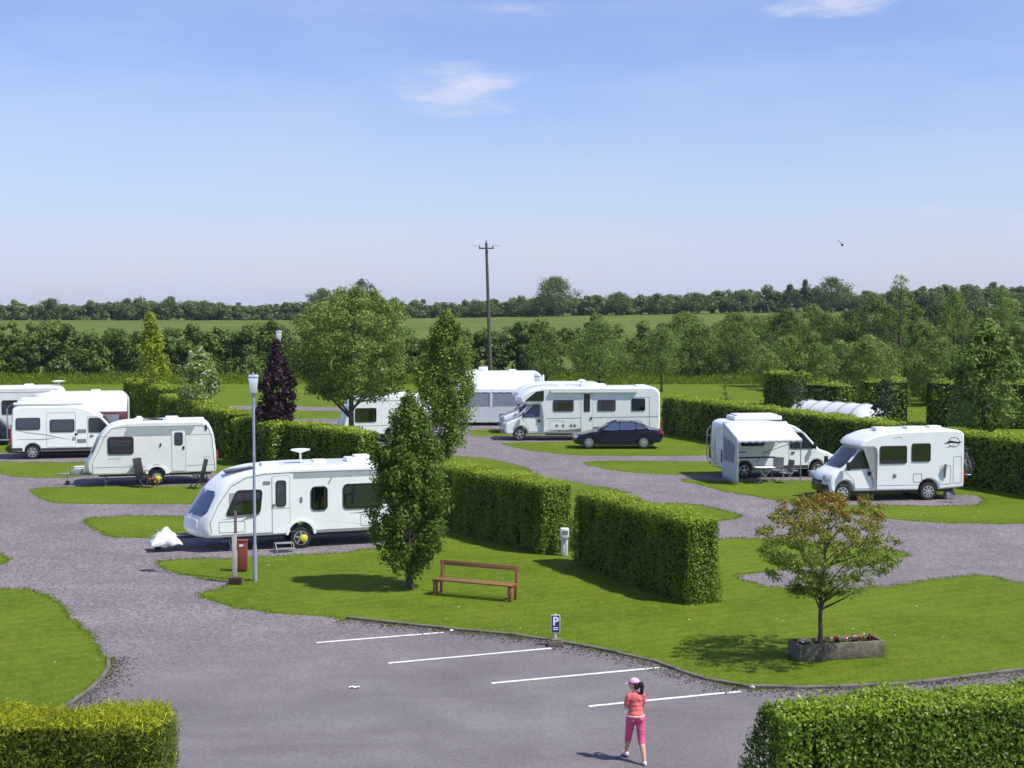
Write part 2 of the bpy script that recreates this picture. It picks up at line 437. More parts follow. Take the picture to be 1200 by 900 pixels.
# ------------------------------------------------------------------ ground materials
def ground_mat(name, kind):
    m = bpy.data.materials.new(name); m.use_nodes = True
    nt = m.node_tree; N = nt.nodes; L = nt.links
    b = N['Principled BSDF']; geo = N.new('ShaderNodeNewGeometry')
    def noise(scale, detail=6, rough=0.6, vec=None, dist=0.0):
        n = N.new('ShaderNodeTexNoise'); n.inputs['Scale'].default_value = scale; n.inputs['Detail'].default_value = detail
        n.inputs['Roughness'].default_value = rough; n.inputs['Distortion'].default_value = dist
        L.new(vec or geo.outputs['Position'], n.inputs['Vector']); return n.outputs['Fac']
    def rng(v, a, b_, lo=0.0, hi=1.0):
        n = N.new('ShaderNodeMapRange'); L.new(v, n.inputs['Value']); n.inputs['From Min'].default_value = a; n.inputs['From Max'].default_value = b_
        n.inputs['To Min'].default_value = lo; n.inputs['To Max'].default_value = hi; return n.outputs[0]
    def mix(f, a, c, mode='MIX'):
        n = N.new('ShaderNodeMix'); n.data_type = 'RGBA'; n.blend_type = mode
        if isinstance(f, float): n.inputs['Factor'].default_value = f
        else: L.new(f, n.inputs['Factor'])
        for k, q in (('A', a), ('B', c)):
            if isinstance(q, tuple): n.inputs[k].default_value = (*q, 1)
            else: L.new(q, n.inputs[k])
        return n.outputs['Result']
    def mapping(sc, rz=0.0):
        mp = N.new('ShaderNodeMapping'); mp.inputs['Scale'].default_value = sc; mp.inputs['Rotation'].default_value = (0, 0, rz)
        L.new(geo.outputs['Position'], mp.inputs['Vector']); return mp.outputs[0]
    if kind in ('lawn', 'field'):
        c = mix(rng(noise(0.35, 5), 0.38, 0.62), (0.082, 0.142, 0.009), (0.130, 0.194, 0.014))
        c = mix(rng(noise(3.2, 6, 0.7), 0.42, 0.68, 0, 0.9), c, (0.165, 0.214, 0.020))
        c = mix(rng(noise(0.9, 6, 0.7, dist=0.6), 0.56, 0.74, 0, 0.6), c, (0.20, 0.19, 0.035))
        c = mix(rng(noise(1.5, 7, 0.75), 0.54, 0.70, 0, 0.6), c, (0.052, 0.100, 0.007))
        wv = N.new('ShaderNodeTexWave'); wv.inputs['Scale'].default_value = 0.55; wv.inputs['Distortion'].default_value = 2.2; wv.inputs['Detail'].default_value = 3
        L.new(mapping((1, 1, 1), R(62)), wv.inputs['Vector'])
        c = mix(rng(wv.outputs['Fac'], 0.3, 0.7, 0, 0.22), c, (0.074, 0.135, 0.008))
        grain = noise(11 if kind == 'lawn' else 3, 9, 0.88)
        c = mix(rng(grain, 0.36, 0.66), mix(1.0, c, (0.50, 0.56, 0.5), 'MULTIPLY'), mix(1.0, c, (1.48, 1.40, 1.5), 'MULTIPLY'))
        if kind == 'field':
            c = mix(rng(noise(0.03, 4), 0.4, 0.6), mix(0.7, c, (0.125, 0.160, 0.040)), mix(0.7, c, (0.090, 0.125, 0.030)))
        L.new(c, b.inputs['Base Color']); b.inputs['Roughness'].default_value = 0.8; b.inputs['Specular IOR Level'].default_value = 0.05
        bp = N.new('ShaderNodeBump'); bp.inputs['Distance'].default_value = 0.03; bp.inputs['Strength'].default_value = 1.0
        L.new(grain, bp.inputs['Height']); L.new(bp.outputs[0], b.inputs['Normal'])
    else:
        # loose lavender-grey chippings over most of it, rolled darker asphalt in the foreground
        pos = N.new('ShaderNodeSeparateXYZ'); L.new(geo.outputs['Position'], pos.inputs[0])
        s = N.new('ShaderNodeMath'); s.operation = 'MULTIPLY_ADD'; L.new(noise(0.35, 4), s.inputs[0]); s.inputs[1].default_value = 9.0; L.new(pos.outputs['Y'], s.inputs[2])
        fx = N.new('ShaderNodeMath'); fx.operation = 'MULTIPLY_ADD'; L.new(pos.outputs['X'], fx.inputs[0]); fx.inputs[1].default_value = -0.45; L.new(s.outputs[0], fx.inputs[2])
        zone = rng(fx.outputs[0], 34.0, 44.0)
        vo = N.new('ShaderNodeTexVoronoi'); vo.inputs['Scale'].default_value = 19; L.new(geo.outputs['Position'], vo.inputs['Vector'])
        sp = N.new('ShaderNodeSeparateXYZ'); L.new(vo.outputs['Color'], sp.inputs[0])
        grain = noise(13, 9, 0.9)
        g = mix(rng(noise(0.5, 6), 0.35, 0.65), (0.180, 0.156, 0.168), (0.226, 0.199, 0.206))
        g = mix(rng(sp.outputs[0], 0.0, 1.0, 0, 0.85), mix(1.0, g, (0.52, 0.52, 0.52), 'MULTIPLY'), mix(1.0, g, (1.58, 1.56, 1.54), 'MULTIPLY'))
        a = mix(rng(noise(0.6, 6), 0.35, 0.65), (0.162, 0.148, 0.153), (0.206, 0.190, 0.194))
        st = noise(0.8, 6, 0.6, mapping((0.22, 1.4, 1), R(14)))
        a = mix(rng(st, 0.52, 0.72, 0, 0.45), a, (0.120, 0.104, 0.112))
        a = mix(rng(noise(2.6, 7, 0.75), 0.60, 0.72, 0, 0.6), a, (0.25, 0.235, 0.245))
        g = mix(rng(grain, 0.36, 0.66), mix(1.0, g, (0.78, 0.78, 0.78), 'MULTIPLY'), mix(1.0, g, (1.22, 1.22, 1.22), 'MULTIPLY'))
        g = mix(rng(st, 0.52, 0.75, 0, 0.4), g, (0.165, 0.138, 0.165))
        a = mix(rng(grain, 0.36, 0.66), mix(1.0, a, (0.66, 0.66, 0.66), 'MULTIPLY'), mix(1.0, a, (1.34, 1.33, 1.32), 'MULTIPLY'))
        c = mix(zone, a, g)
        c = mix(rng(noise(0.17, 5, 0.6, dist=0.8), 0.36, 0.64), mix(1.0, c, (0.92, 0.915, 0.92), 'MULTIPLY'), mix(1.0, c, (1.07, 1.075, 1.07), 'MULTIPLY'))
        L.new(c, b.inputs['Base Color']); b.inputs['Roughness'].default_value = 0.9; b.inputs['Specular IOR Level'].default_value = 0.25
        bp = N.new('ShaderNodeBump'); bp.inputs['Distance'].default_value = 0.012; L.new(grain, bp.inputs['Height']); L.new(bp.outputs[0], b.inputs['Normal'])
    return m
M['lawn'] = ground_mat('lawn_grass', 'lawn'); M['field'] = ground_mat('field_grass', 'field'); M['drive'] = ground_mat('driveway_chippings', 'drive')

# ground: one sheet to the horizon; the field beyond the site rises gently
xs = list(np.arange(-110, 141, 10.0)); ys = [-30, 0, 30, 60, 90, 120, 140, 150, 160] + list(np.arange(170, 420, 10.0)) + [430, 460, 520, 700, 1200, 2500, 6000]
xs = [-6000, -2500, -900, -400, -200] + xs + [200, 400, 900, 2500, 6000]
vs = [(x, y, terrain(x, y)) for y in ys for x in xs]; nx = len(xs)
fs = [(j * nx + i, j * nx + i + 1, (j + 1) * nx + i + 1, (j + 1) * nx + i) for j in range(len(ys) - 1) for i in range(nx - 1)]
me = bpy.data.meshes.new('ground'); me.from_pydata(vs, [], fs); me.polygons.foreach_set('use_smooth', [True] * len(me.polygons))
me.materials.append(M['lawn']); me.materials.append(M['field'])
for p in me.polygons:
    if p.center.y > 158: p.material_index = 1
gr = bpy.data.objects.new('ground', me); COL.objects.link(gr); tag(gr, kind='structure')

def wig(pts, step=0.35, j=0.05, closed=True, seed=1):
    rnd = random.Random(seed); out = []; n = len(pts)
    for i in range(n if closed else n - 1):
        a = pts[i]; b = pts[(i + 1) % n]; L = (b - a).length; k = max(1, min(60, int(L / step)))
        if a.length > 200 or b.length > 200: k = 1
        for q in range(k):
            p = a.lerp(b, q / k)
            out.append(Vector((p.x + rnd.gauss(0, j), p.y + rnd.gauss(0, j * 1.6), p.z)))
    if not closed: out.append(pts[-1])
    return out
def chaikin(p, closed=True, it=1):
    for _ in range(it):
        q = []; n = len(p)
        rngi = range(n) if closed else range(n - 1)
        if not closed: q.append(p[0])
        for i in rngi:
            a = p[i]; b = p[(i + 1) % n]; q += [a.lerp(b, .25), a.lerp(b, .75)]
        if not closed: q.append(p[-1])
        p = q
    return p
EDGES = []     # lawn edges, for the ragged grass fringe
def sheet(name, px, z, m, seed=1, j=0.05, fringe=True):
    P = [G(u, v, z) for u, v in px]
    P = wig(chaikin(P), seed=seed, j=j)
    from mathutils.geometry import tessellate_polygon
    tr = tessellate_polygon([P])
    me = bpy.data.meshes.new(name); me.from_pydata([tuple(p) for p in P], [], [tuple(t) for t in tr])
    bm = bmesh.new(); bm.from_mesh(me)
    bmesh.ops.recalc_face_normals(bm, faces=bm.faces)
    if sum(f.normal.z for f in bm.faces) < 0: bmesh.ops.reverse_faces(bm, faces=bm.faces)
    bm.to_mesh(me); bm.free()
    me.materials.append(m); o = bpy.data.objects.new(name, me); COL.objects.link(o); tag(o, kind='structure')
    if fringe: EDGES.append(P)
    return o

KERB_PX = [(232, 697), (245, 702), (270, 711), (310, 716), (345, 720), (405, 725), (470, 733), (540, 740), (600, 745), (650, 752), (700, 762), (740, 770), (775, 779),
           (800, 790), (830, 799), (860, 805), (885, 807.5), (950, 808), (1020, 806), (1100, 799), (1200, 786), (1400, 765)]
sheet('driveway', [(-60, 872), (30, 852), (85, 826), (112, 806), (128, 790), (132, 776), (124, 763), (100, 738), (84, 720), (62, 700), (40, 691), (0, 690), (-400, 686),
      (-400, 668), (0, 665), (10, 656), (0, 645), (-400, 640), (-400, 545), (-20, 549), (0, 553), (10, 559.5), (85, 560.5), (100, 557), (262, 552), (272, 560), (262, 569),
      (60, 570), (36, 573), (34, 577), (55, 589), (100, 591), (262, 590), (330, 592), (335, 600), (300, 604), (110, 605), (97, 610), (99, 614), (115, 624), (130, 630), (205, 631),
      (300, 628), (450, 624), (462, 632), (440, 645), (330, 652), (220, 655), (190, 657), (182, 660), (190, 667), (205, 672), (245, 679), (270, 681), (289, 679), (280, 683),
      (255, 690), (236, 694)] + KERB_PX + [(1400, 1300), (-300, 1300), (-200, 1000)], 0.006, M['drive'], 3)
sheet('pitch_strip', [(-400, 529), (0, 531), (150, 529), (162, 536), (100, 542), (0, 541), (-400, 538)], 0.006, M['drive'], 4)
sheet('access_road', [(380, 500), (470, 497), (553, 498), (640, 498), (640, 502), (553, 503), (550, 508), (556, 512), (586, 511), (600, 510), (780, 505), (785, 512), (700, 516.5), (620, 518.5), (582, 519), (600, 524),
      (615, 527), (640, 531), (680, 534), (740, 534.5), (830, 534), (900, 533), (905, 540), (830, 541), (720, 540), (686, 540.5), (682, 543), (695, 547), (715, 551), (752, 555),
      (800, 556.5), (835, 556), (850, 553), (985, 549), (995, 556), (985, 562), (860, 564), (805, 561.5), (793, 562.5), (815, 568), (850, 576), (883, 582), (930, 590), (990, 600),
      (1057, 611), (1130, 613.5), (1200, 614), (1500, 612), (1500, 690), (1200, 684), (1163, 675), (1140, 674), (1100, 678), (1050, 685), (1000, 691), (940, 694), (900, 687),
      (883, 683), (865, 677), (862, 675), (880, 672), (930, 666), (1000, 661), (1040, 657), (1064, 652), (1066, 649), (1050, 646), (1000, 641), (940, 634), (893, 630), (832, 633),
      (775, 634), (770, 615), (832, 612), (872, 607), (860, 601), (830, 594), (800, 590), (775, 590), (755, 589), (700, 592), (690, 586), (735, 579), (739, 577), (700, 570),
      (660, 562), (648, 561), (640, 563), (600, 566), (595, 560), (622, 553), (625, 551), (600, 543), (570, 537), (550, 536), (500, 530), (440, 522), (380, 515)], 0.006, M['drive'], 5)
sheet('pitch_strip', [(955, 584), (1140, 578), (1158, 589), (1135, 593), (1000, 593), (960, 592)], 0.006, M['drive'], 6)
sheet('site_track', [(230, 476), (330, 475), (400, 478), (470, 478), (470, 481), (400, 482), (330, 480), (230, 480)], 0.006, M['drive'], 7)
sheet('site_track', [(320, 492), (400, 490.5), (470, 491), (470, 496), (400, 497), (320, 498)], 0.006, M['drive'], 8)

def strip_mesh(name, P, w0, w1, h0, h1, m, kind='structure', jit=0.006, gap=None):
    """kerb: a run of stones along a line; offset w0..w1 to the left of travel"""
    rnd = random.Random(5)
    mb = MB()
    # resample to ~0.9 m stones
    pts = [P[0]]; acc = 0
    segs = []
    for i in range(len(P) - 1):
        a, b = P[i], P[i + 1]; L = (b - a).length; d = 0
        while L - d > 0.92 - acc:
            d += 0.92 - acc; acc = 0; pts.append(a.lerp(b, d / L))
        acc += L - d
    return pts
kp = strip_mesh('kerb', chaikin([G(u, v) for u, v in KERB_PX[5:]], closed=False, it=2), 0, 0, 0, 0, None)
def kerb_stones(pts, parent, side=1, w=0.09, h=0.065):
    rnd = random.Random(9)
    base = MB().box((0, 0, h / 2 - 0.02), (0.905, w, h + 0.04)).build('kerb_stone', M['kerb'], parent, bevel=0.014, seg=1)
    first = True
    for i in range(len(pts) - 1):
        a, b = pts[i], pts[i + 1]; o = base if first else base.copy()
        if not first: COL.objects.link(o)
        first = False
        ang = math.atan2(b.y - a.y, b.x - a.x); c = (a + b) / 2
        o.location = (c.x - math.sin(ang) * w / 2 * side, c.y + math.cos(ang) * w / 2 * side, rnd.uniform(-0.018, 0.004))
        o.rotation_euler = (rnd.gauss(0, 0.03), 0, ang + rnd.gauss(0, 0.008))
        L = (b - a).length; o.scale = (L / 0.915, 1, 1); o.parent = parent
ke = thing('kerb', None, None); tag(ke, kind='structure'); kerb_stones(kp, ke, 1)
LK = [(20, 858), (50, 845), (85, 826), (112, 806), (128, 790), (132, 776), (124, 763)]
lk = strip_mesh('kerb', chaikin([G(u, v) for u, v in LK], closed=False, it=2), 0, 0, 0, 0, None)
ke2 = thing('kerb', None, None); tag(ke2, kind='structure'); kerb_stones(lk, ke2, 1, h=0.05)

# parking bay lines, worn white paint
mp = bpy.data.materials.new('worn_white_paint'); mp.use_nodes = True
_N = mp.node_tree.nodes; _L = mp.node_tree.links; _b = _N['Principled BSDF']; _b.inputs['Roughness'].default_value = 0.7
_g = _N.new('ShaderNodeNewGeometry'); _n = _N.new('ShaderNodeTexNoise'); _n.inputs['Scale'].default_value = 9; _n.inputs['Detail'].default_value = 8; _n.inputs['Roughness'].default_value = 0.75
_L.new(_g.outputs['Position'], _n.inputs['Vector']); _r = _N.new('ShaderNodeMapRange'); _r.inputs['From Min'].default_value = 0.52; _r.inputs['From Max'].default_value = 0.66
_L.new(_n.outputs['Fac'], _r.inputs['Value']); _m = _N.new('ShaderNodeMix'); _m.data_type = 'RGBA'; _m.inputs['A'].default_value = (0.74, 0.73, 0.72, 1); _m.inputs['B'].default_value = (0.30, 0.29, 0.30, 1)
_L.new(_r.outputs[0], _m.inputs['Factor']); _L.new(_m.outputs['Result'], _b.inputs['Base Color'])
for i, (a, b) in enumerate((((371, 753), (520, 741)), ((455, 777), (646, 759.5)), ((576, 800.5), (774, 782)), ((690, 827.5), (868, 810)))):
    A = G(*a, 0.011); B = G(*b, 0.011); d = (B - A).normalized(); n = Vector((-d.y, d.x, 0)) * 0.055
    rnd = random.Random(i); K = 26; vs = []
    for k in range(K + 1):
        p = A.lerp(B, k / K); vs += [tuple(p + n * rnd.uniform(0.8, 1.1)), tuple(p - n * rnd.uniform(0.8, 1.1))]
    me = bpy.data.meshes.new('parking_line'); me.from_pydata(vs, [], [(2 * k, 2 * k + 1, 2 * k + 3, 2 * k + 2) for k in range(K)])
    me.materials.append(mp); o = bpy.data.objects.new('parking_line', me); COL.objects.link(o); tag(o, kind='structure')

# ragged grass along lawn edges + tufts in the lawns
PP = []; 
for poly in EDGES:
    n = len(poly)
    for i in range(n):
        a, b = poly[i], poly[(i + 1) % n]; L = (b - a).length; d = a.length
        if L > 3 or d > 95: continue
        vu = 600 + 1700 * a.x / max(1, a.y)
        if not -60 < vu < 1260: continue
        k = int(L * (80 if d < 60 else 22))
        t = RNG.random(k)[:, None]; q = np.array(a)[None] * (1 - t) + np.array(b)[None] * t
        q = q + RNG.normal(size=(k, 3)) * np.array([0.07, 0.09, 0]); q[:, 2] = 0.012
        PP.append(q)
PP = np.concatenate(PP); nn = unit(len(PP)); nn[:, 2] *= 0.25
PP[:, 2] += RNG.uniform(0.0, 0.03, len(PP))
tag(leaf_obj('edge_grass', PP, nn, 0.030, LM['grass'], asp=0.3, tip=(RNG.random(len(PP)) < 0.10) * 0.8), kind='stuff')

# leaf litter and grit along the kerb
PP = []
for a, b in list(zip(kp[:-1], kp[1:])) + list(zip(lk[:-1], lk[1:])):
    d = (b - a).normalized(); n = Vector((d.y, -d.x, 0)); k = 150
    t = RNG.random(k)[:, None]; q = np.array(a)[None] * (1 - t) + np.array(b)[None] * t
    w = np.abs(RNG.normal(size=(k, 1))) * 0.30
    q = q + np.array(n)[None] * w; q[:, 2] = 0.016; PP.append(q)
PP = np.concatenate(PP); nn = unit(len(PP)) * 0.35 + np.array([0, 0, 1])
tag(leaf_obj('leaf_litter', PP, nn, 0.026, LM['litter'], asp=0.7), kind='stuff')
# daisies
PP = []
for (u, v, ru, rv, k) in ((330, 665, 60, 8, 16), (560, 720, 50, 8, 16), (575, 672, 60, 10, 10), (1110, 600, 40, 5, 26), (1085, 545 + 55, 30, 4, 10), (1060, 720, 80, 30, 14), (110, 605, 4, 2, 2), (640, 735, 20, 4, 9), (80, 775, 30, 20, 4), (990, 745, 30, 6, 10), (820, 590 + 140, 80, 12, 8)):
    for _ in range(k):
        p = G(u + random.Random(len(PP)).gauss(0, ru), v + random.Random(len(PP) + 999).gauss(0, rv), 0.03); PP.append(tuple(p))
PP = np.array(PP); tag(leaf_obj('daisies', PP, unit(len(PP)) * 0.4 + np.array([0, 0, 1]), 0.017, M['signwhite'], asp=0.9), kind='stuff')

# ------------------------------------------------------------------ hedges
def hedge(label, A, B, thick, h, lm, size=0.045, dens=420, rr=0.16, batter=0.0, tipamt=0.7, group=None, name='clipped_hedge', rough=0.045, tiph=0.22, asp=0.55, spiky=0.0):
    """A, B: ends of the front base line; the hedge lies behind that line"""
    A = Vector(A); B = Vector(B); d = (B - A); L = d.length; ang = math.atan2(d.y, d.x)
    nrm = Vector((-d.y, d.x, 0)).normalized()
    if nrm.y < 0: s = -1
    else: s = 1
    c = (A + B) / 2 + nrm * s * thick / 2
    t = thing(name, label, 'hedge', (c.x, c.y, 0), ang, group)
    hl, ht = L / 2, thick / 2
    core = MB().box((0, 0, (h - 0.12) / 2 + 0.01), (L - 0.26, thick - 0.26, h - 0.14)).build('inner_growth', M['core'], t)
    areas = [L * thick, L * h, L * h, thick * h, thick * h]
    n = int(sum(areas) * dens); f = RNG.choice(5, n, p=np.array(areas) / sum(areas))
    u = RNG.uniform(-1, 1, n); w = RNG.uniform(-1, 1, n); P = np.zeros((n, 3)); z = (w + 1) / 2 * h
    P[:, 0] = np.where(f < 3, u * hl, np.where(f == 3, hl, -hl))
    P[:, 1] = np.where(f == 0, w * ht, np.where(f == 1, ht, np.where(f == 2, -ht, u * ht)))
    P[:, 2] = np.where(f == 0, h, z)
    inner = np.array([hl - rr, ht - rr, 0]); q = P.copy()
    q[:, 0] = np.clip(q[:, 0], -inner[0], inner[0]); q[:, 1] = np.clip(q[:, 1], -inner[1], inner[1]); q[:, 2] = np.minimum(q[:, 2], h - rr)
    dd = P - q; ln = np.linalg.norm(dd, axis=1, keepdims=True) + 1e-9; N = dd / ln; P = q + N * rr
    # uneven clipping: low-frequency swell + depth scatter
    sw = 0.045 * np.sin(P[:, 0] * 2.1 + P[:, 2] * 1.7 + 1) + 0.03 * np.sin(P[:, 0] * 4.7 - P[:, 2] * 3.1) + 0.02 * np.sin(P[:, 0] * 9 + P[:, 1] * 8)
    P += N * (sw + RNG.normal(0, rough, n) - 0.3 * np.abs(RNG.normal(0, rough, n)))[:, None]
    if batter: k = batter * (1 - P[:, 2] / h); P[:, 0] += np.sign(P[:, 0]) * k * (np.abs(P[:, 0]) > hl - 0.5); P[:, 1] += np.sign(P[:, 1]) * k
    P[:, 2] = np.maximum(P[:, 2], 0.02)
    # thin, bare places low down and a few worn gaps
    thin = np.sin(P[:, 0] * 3.3 + 1.3 * np.sin(P[:, 2] * 2.6) + h) * np.sin(P[:, 0] * 1.27 + P[:, 2] * 1.9 + L) + 0.5 * (1 - np.clip(P[:, 2] / 0.35, 0, 1))
    keep = ~((thin > 0.72) & (RNG.random(n) < 0.5) & (P[:, 2] < h - 0.25))
    P = P[keep]; N = N[keep]; f = f[keep]; n = len(P)
    top = np.clip((P[:, 2] - (h - tiph)) / tiph, 0, 1)
    tip = tipamt * top * RNG.uniform(0.2, 1, n) + (RNG.random(n) < 0.05) * 0.5
    NN = N + unit(n) * 0.75
    if spiky: 
        up = (f == 0); NN[up] = unit(up.sum()) * np.array([1, 1, 0.15]); P[up, 2] += RNG.random(up.sum()) * spiky
    leaf_obj('foliage', P, NN, size, lm, t, tip=tip, asp=asp)
    return t
EX = 'hedge'
# two clipped hedges in the centre
hedge('long clipped green hedge behind the wooden bench, left of the grey service post', G(496, 614), G(636, 650.5), 1.15, 2.15, LM['hedge'], 0.034, 1350)
hedge('clipped green hedge block right of the grey service post, nearest the parking sign', G(671, 661), G(806, 709), 0.95, 2.15, LM['hedge'], 0.034, 1350)
# foreground pair
hedge('broad clipped green hedge in the right foreground below the planter tree', Vector((3.75, 19.75, 0)), Vector((9.6, 21.3, 0)), 0.85, 1.92, LM['privet'], 0.032, 2000, batter=0.28, tipamt=0.75, rough=0.05, tiph=0.18)
hedge('golden-topped clipped conifer hedge in the left foreground', Vector((-9.6, 20.75, 0)), Vector((-5.15, 20.75, 0)), 0.95, 1.52, LM['golden'], 0.045, 2300, tipamt=1.0, rough=0.05, tiph=0.17, asp=0.16, spiky=0.035, rr=0.08)
# hedges behind the left pitches
hedge('clipped hedge block behind the awning of the left campervan, farthest of its row', G(146, 494), G(186, 509), 1.3, 2.75, LM['hedge'], 0.075, 240, group=None)
hedge('clipped hedge block left of the white-flowering shrub', G(188, 511), G(226, 524), 1.3, 2.4, LM['hedge'], 0.075, 240)
hedge('clipped hedge block behind the right end of the smaller caravan', G(228, 526), G(266, 538), 1.2, 2.3, LM['hedge'], 0.07, 260)
hedge('short clipped hedge between lamp post and purple-leaved tree', G(272, 541), G(318, 551), 1.1, 2.1, LM['hedge'], 0.07, 260)
hedge('clipped hedge between the purple-leaved tree and the broad pale green tree', G(330, 549), G(420, 566), 1.1, 2.15, LM['hedge'], 0.065, 280)
# long hedge on the right
p0, p1 = G(774, 508), G(1330, 603)
hedge('very long clipped hedge running behind the right-hand motorhomes', p0, p1, 1.3, 2.2, LM['hedge'], 0.07, 260)
# clipped blocks beyond it
for (u0, v0, u1, v1, th, h, lb) in ((893, 480, 930, 484, 1.6, 2.75, 'tall clipped hedge block standing alone at the corner of the far lawn'),
                                 (940, 486, 980, 490, 2.0, 2.2, 'clipped hedge block between the lone block and the white tunnel tent'),
                                 (1014, 497, 1066, 497, 2.0, 2.75, 'clipped hedge block right above the end of the white tunnel tent'),
                                 (1082, 499, 1126, 502, 2.0, 2.8, 'clipped hedge block left of the dark-leaved tree'),
                                 (1160, 502, 1240, 504, 2.0, 2.8, 'clipped hedge block at the right edge behind the long hedge')):
    hedge(lb, G(u0, v0), G(u1, v1), th, h, LM['hedge'], 0.085, 200, rr=0.35 if u0 == 893 else 0.95, rough=0.08 if u0 == 893 else 0.15)

# ------------------------------------------------------------------ trees
def tree(name, label, base, h, zb, prof, nc, rc, per, ls, lm, tr=0.12, bark='bark', group=None, cat='tree', tipf=0.0, fill=0.35, lean=(0, 0), nb=12, squash=0.8, off=(0, 0), tipz=False, seed=1, asp=0.55, sky=0.0, lobe=0.13, trunktop=0.82):
    rnd = np.random.default_rng(seed)
    t = thing(name, label, cat, base, 0, group)
    ts = rnd.random(nc) ** 0.9; ts[:3] = (0.98, 0.93, 0.9)
    an = rnd.uniform(0, 2 * PI, nc); pr = np.interp(ts, [p[0] for p in prof], [p[1] for p in prof])
    pr = pr * (1 + lobe * np.sin(2 * an + seed + 5 * ts) + 0.8 * lobe * np.sin(3 * an + 1.7 * seed - 7 * ts))
    rad = pr * np.sqrt(rnd.uniform(fill, 1.0, nc))
    rad = np.maximum(0, rad - rc * 0.45)
    C = np.stack([rad * np.cos(an) + off[0] * ts + lean[0] * ts, rad * np.sin(an) + off[1] * ts, zb + rc * 0.5 + (h - zb - rc) * ts], 1)
    Rs = rc * rnd.uniform(0.6, 1.25, nc) * np.interp(ts, [0, 0.8, 1], [1, 1, 0.65])
    P, N, k = clump_leaves(C, Rs, per, squash=squash)
    P += RNG.normal(0, rc * 0.12, P.shape)
    tip = np.zeros(len(P))
    if tipf: tip = (RNG.random(len(P)) < tipf) * RNG.uniform(0.4, 1, len(P))
    if tipz: tip = np.clip((P[:, 2] - (zb + (h - zb) * 0.45)) / ((h - zb) * 0.45), 0, 1) * RNG.uniform(0, 1.15, len(P)) * (rnd.random(nc)[k] * 0.8 + 0.35)
    leaf_obj('crown', P, N, ls, lm, t, tip=tip, asp=asp)
    mb = MB(); zt = zb + (h - zb) * trunktop
    def tp(z): 
        q = z / h; return Vector((lean[0] * q + off[0] * max(0, q - .2) + 0.04 * h * 0.12 * math.sin(q * 7 + seed), off[1] * q + 0.03 * h * 0.12 * math.cos(q * 6 + seed), z))
    K = 9
    mb.tube([tp(zt * i / K) - (tp(0) if i == 0 else Vector((0, 0, 0))) * 0 for i in range(K + 1)], [tr * (1.35 if i == 0 else 1 - 0.85 * (i / K)) for i in range(K + 1)], 9)
    idx = rnd.choice(nc, min(nb, nc), replace=False)
    for i in idx:
        c = Vector(C[i]); z0 = max(zb * 0.75, min(zt * 0.95, c.z - (Vector((c.x, c.y)).length) * rnd.uniform(0.3, 0.85) - 0.05))
        a = tp(z0); m1 = a.lerp(c, 0.5) + Vector((0, 0, 0.06 * h * rnd.uniform(-0.3, 0.5))) + Vector(rnd.normal(0, 0.02 * h, 3))
        r0 = tr * (1 - 0.85 * z0 / zt) * 0.6 + 0.006
        mb.tube([a, a.lerp(m1, 0.5), m1, m1.lerp(c, 0.55), c], [r0, r0 * 0.75, r0 * 0.5, r0 * 0.35, r0 * 0.15], 6)
    mb.build('trunk', M[bark], t)
    return t

# nearest columnar tree
tree('columnar_tree', 'dense dark green columnar tree left of the bench, nearest tree on the lawn', G(480, 689), 5.25, 0.42,
     [(0, 0.5), (0.13, 0.98), (0.31, 1.25), (0.43, 1.12), (0.59, 1.12), (0.73, 0.88), (0.87, 0.55), (1, 0.10)], 300, 0.26, 105, 0.050, LM['beech'], 0.085, nb=26, fill=0.2, tipf=0.10, seed=3, off=(0.0, 0), squash=1.15, lobe=0.05)
tree('columnar_tree', 'taller pale green columnar tree behind the nearest dark columnar tree', G(524, 541), 7.25, 0.5,
     [(0, 0.7), (0.2, 1.25), (0.45, 1.55), (0.7, 1.35), (0.88, 0.9), (1, 0.25)], 230, 0.40, 90, 0.070, LM['poplar'], 0.13, nb=24, fill=0.2, tipf=0.15, seed=5, squash=1.4)
tree('broad_tree', 'broad pale green tree with spreading crown above the middle caravan', G(412, 540), 8.5, 2.75,
     [(0, 1.6), (0.12, 2.6), (0.3, 3.2), (0.55, 3.55), (0.75, 3.25), (0.9, 2.3), (1, 1.0)], 400, 0.50, 90, 0.072, LM['light'], 0.17, 'greybark', nb=34, fill=0.06, tipf=0.14, seed=8, off=(0.25, 0), squash=0.7)
tree('purple_tree', 'narrow purple-leaved tree behind the nearest lamp post', G(325, 546), 5.95, 0.7,
     [(0, 0.38), (0.2, 0.68), (0.4, 1.0), (0.58, 0.95), (0.72, 0.5), (0.86, 0.25), (1, 0.1)], 190, 0.27, 90, 0.075, LM['purple'], 0.09, nb=14, seed=11, squash=1.3, fill=0.15)
tree('golden_conifer', 'golden-green pointed conifer above the left hedge row', G(178, 504), 7.2, 0.2,
     [(0, 1.1), (0.3, 1.15), (0.6, 0.95), (0.85, 0.55), (1, 0.15)], 130, 0.42, 80, 0.10, LM['conifer'], 0.14, nb=10, seed=12, squash=1.5, fill=0.25, tipf=0.22, asp=0.35)
tree('flowering_shrub', 'rounded shrub with white flowers above the hedge behind the smaller caravan', G(234, 520), 5.4, 0.6,
     [(0, 1.1), (0.3, 1.45), (0.6, 1.35), (0.85, 0.8), (1, 0.2)], 110, 0.42, 75, 0.085, LM['shrub'], 0.07, nb=12, seed=14, tipf=0.24, fill=0.2, cat='shrub')
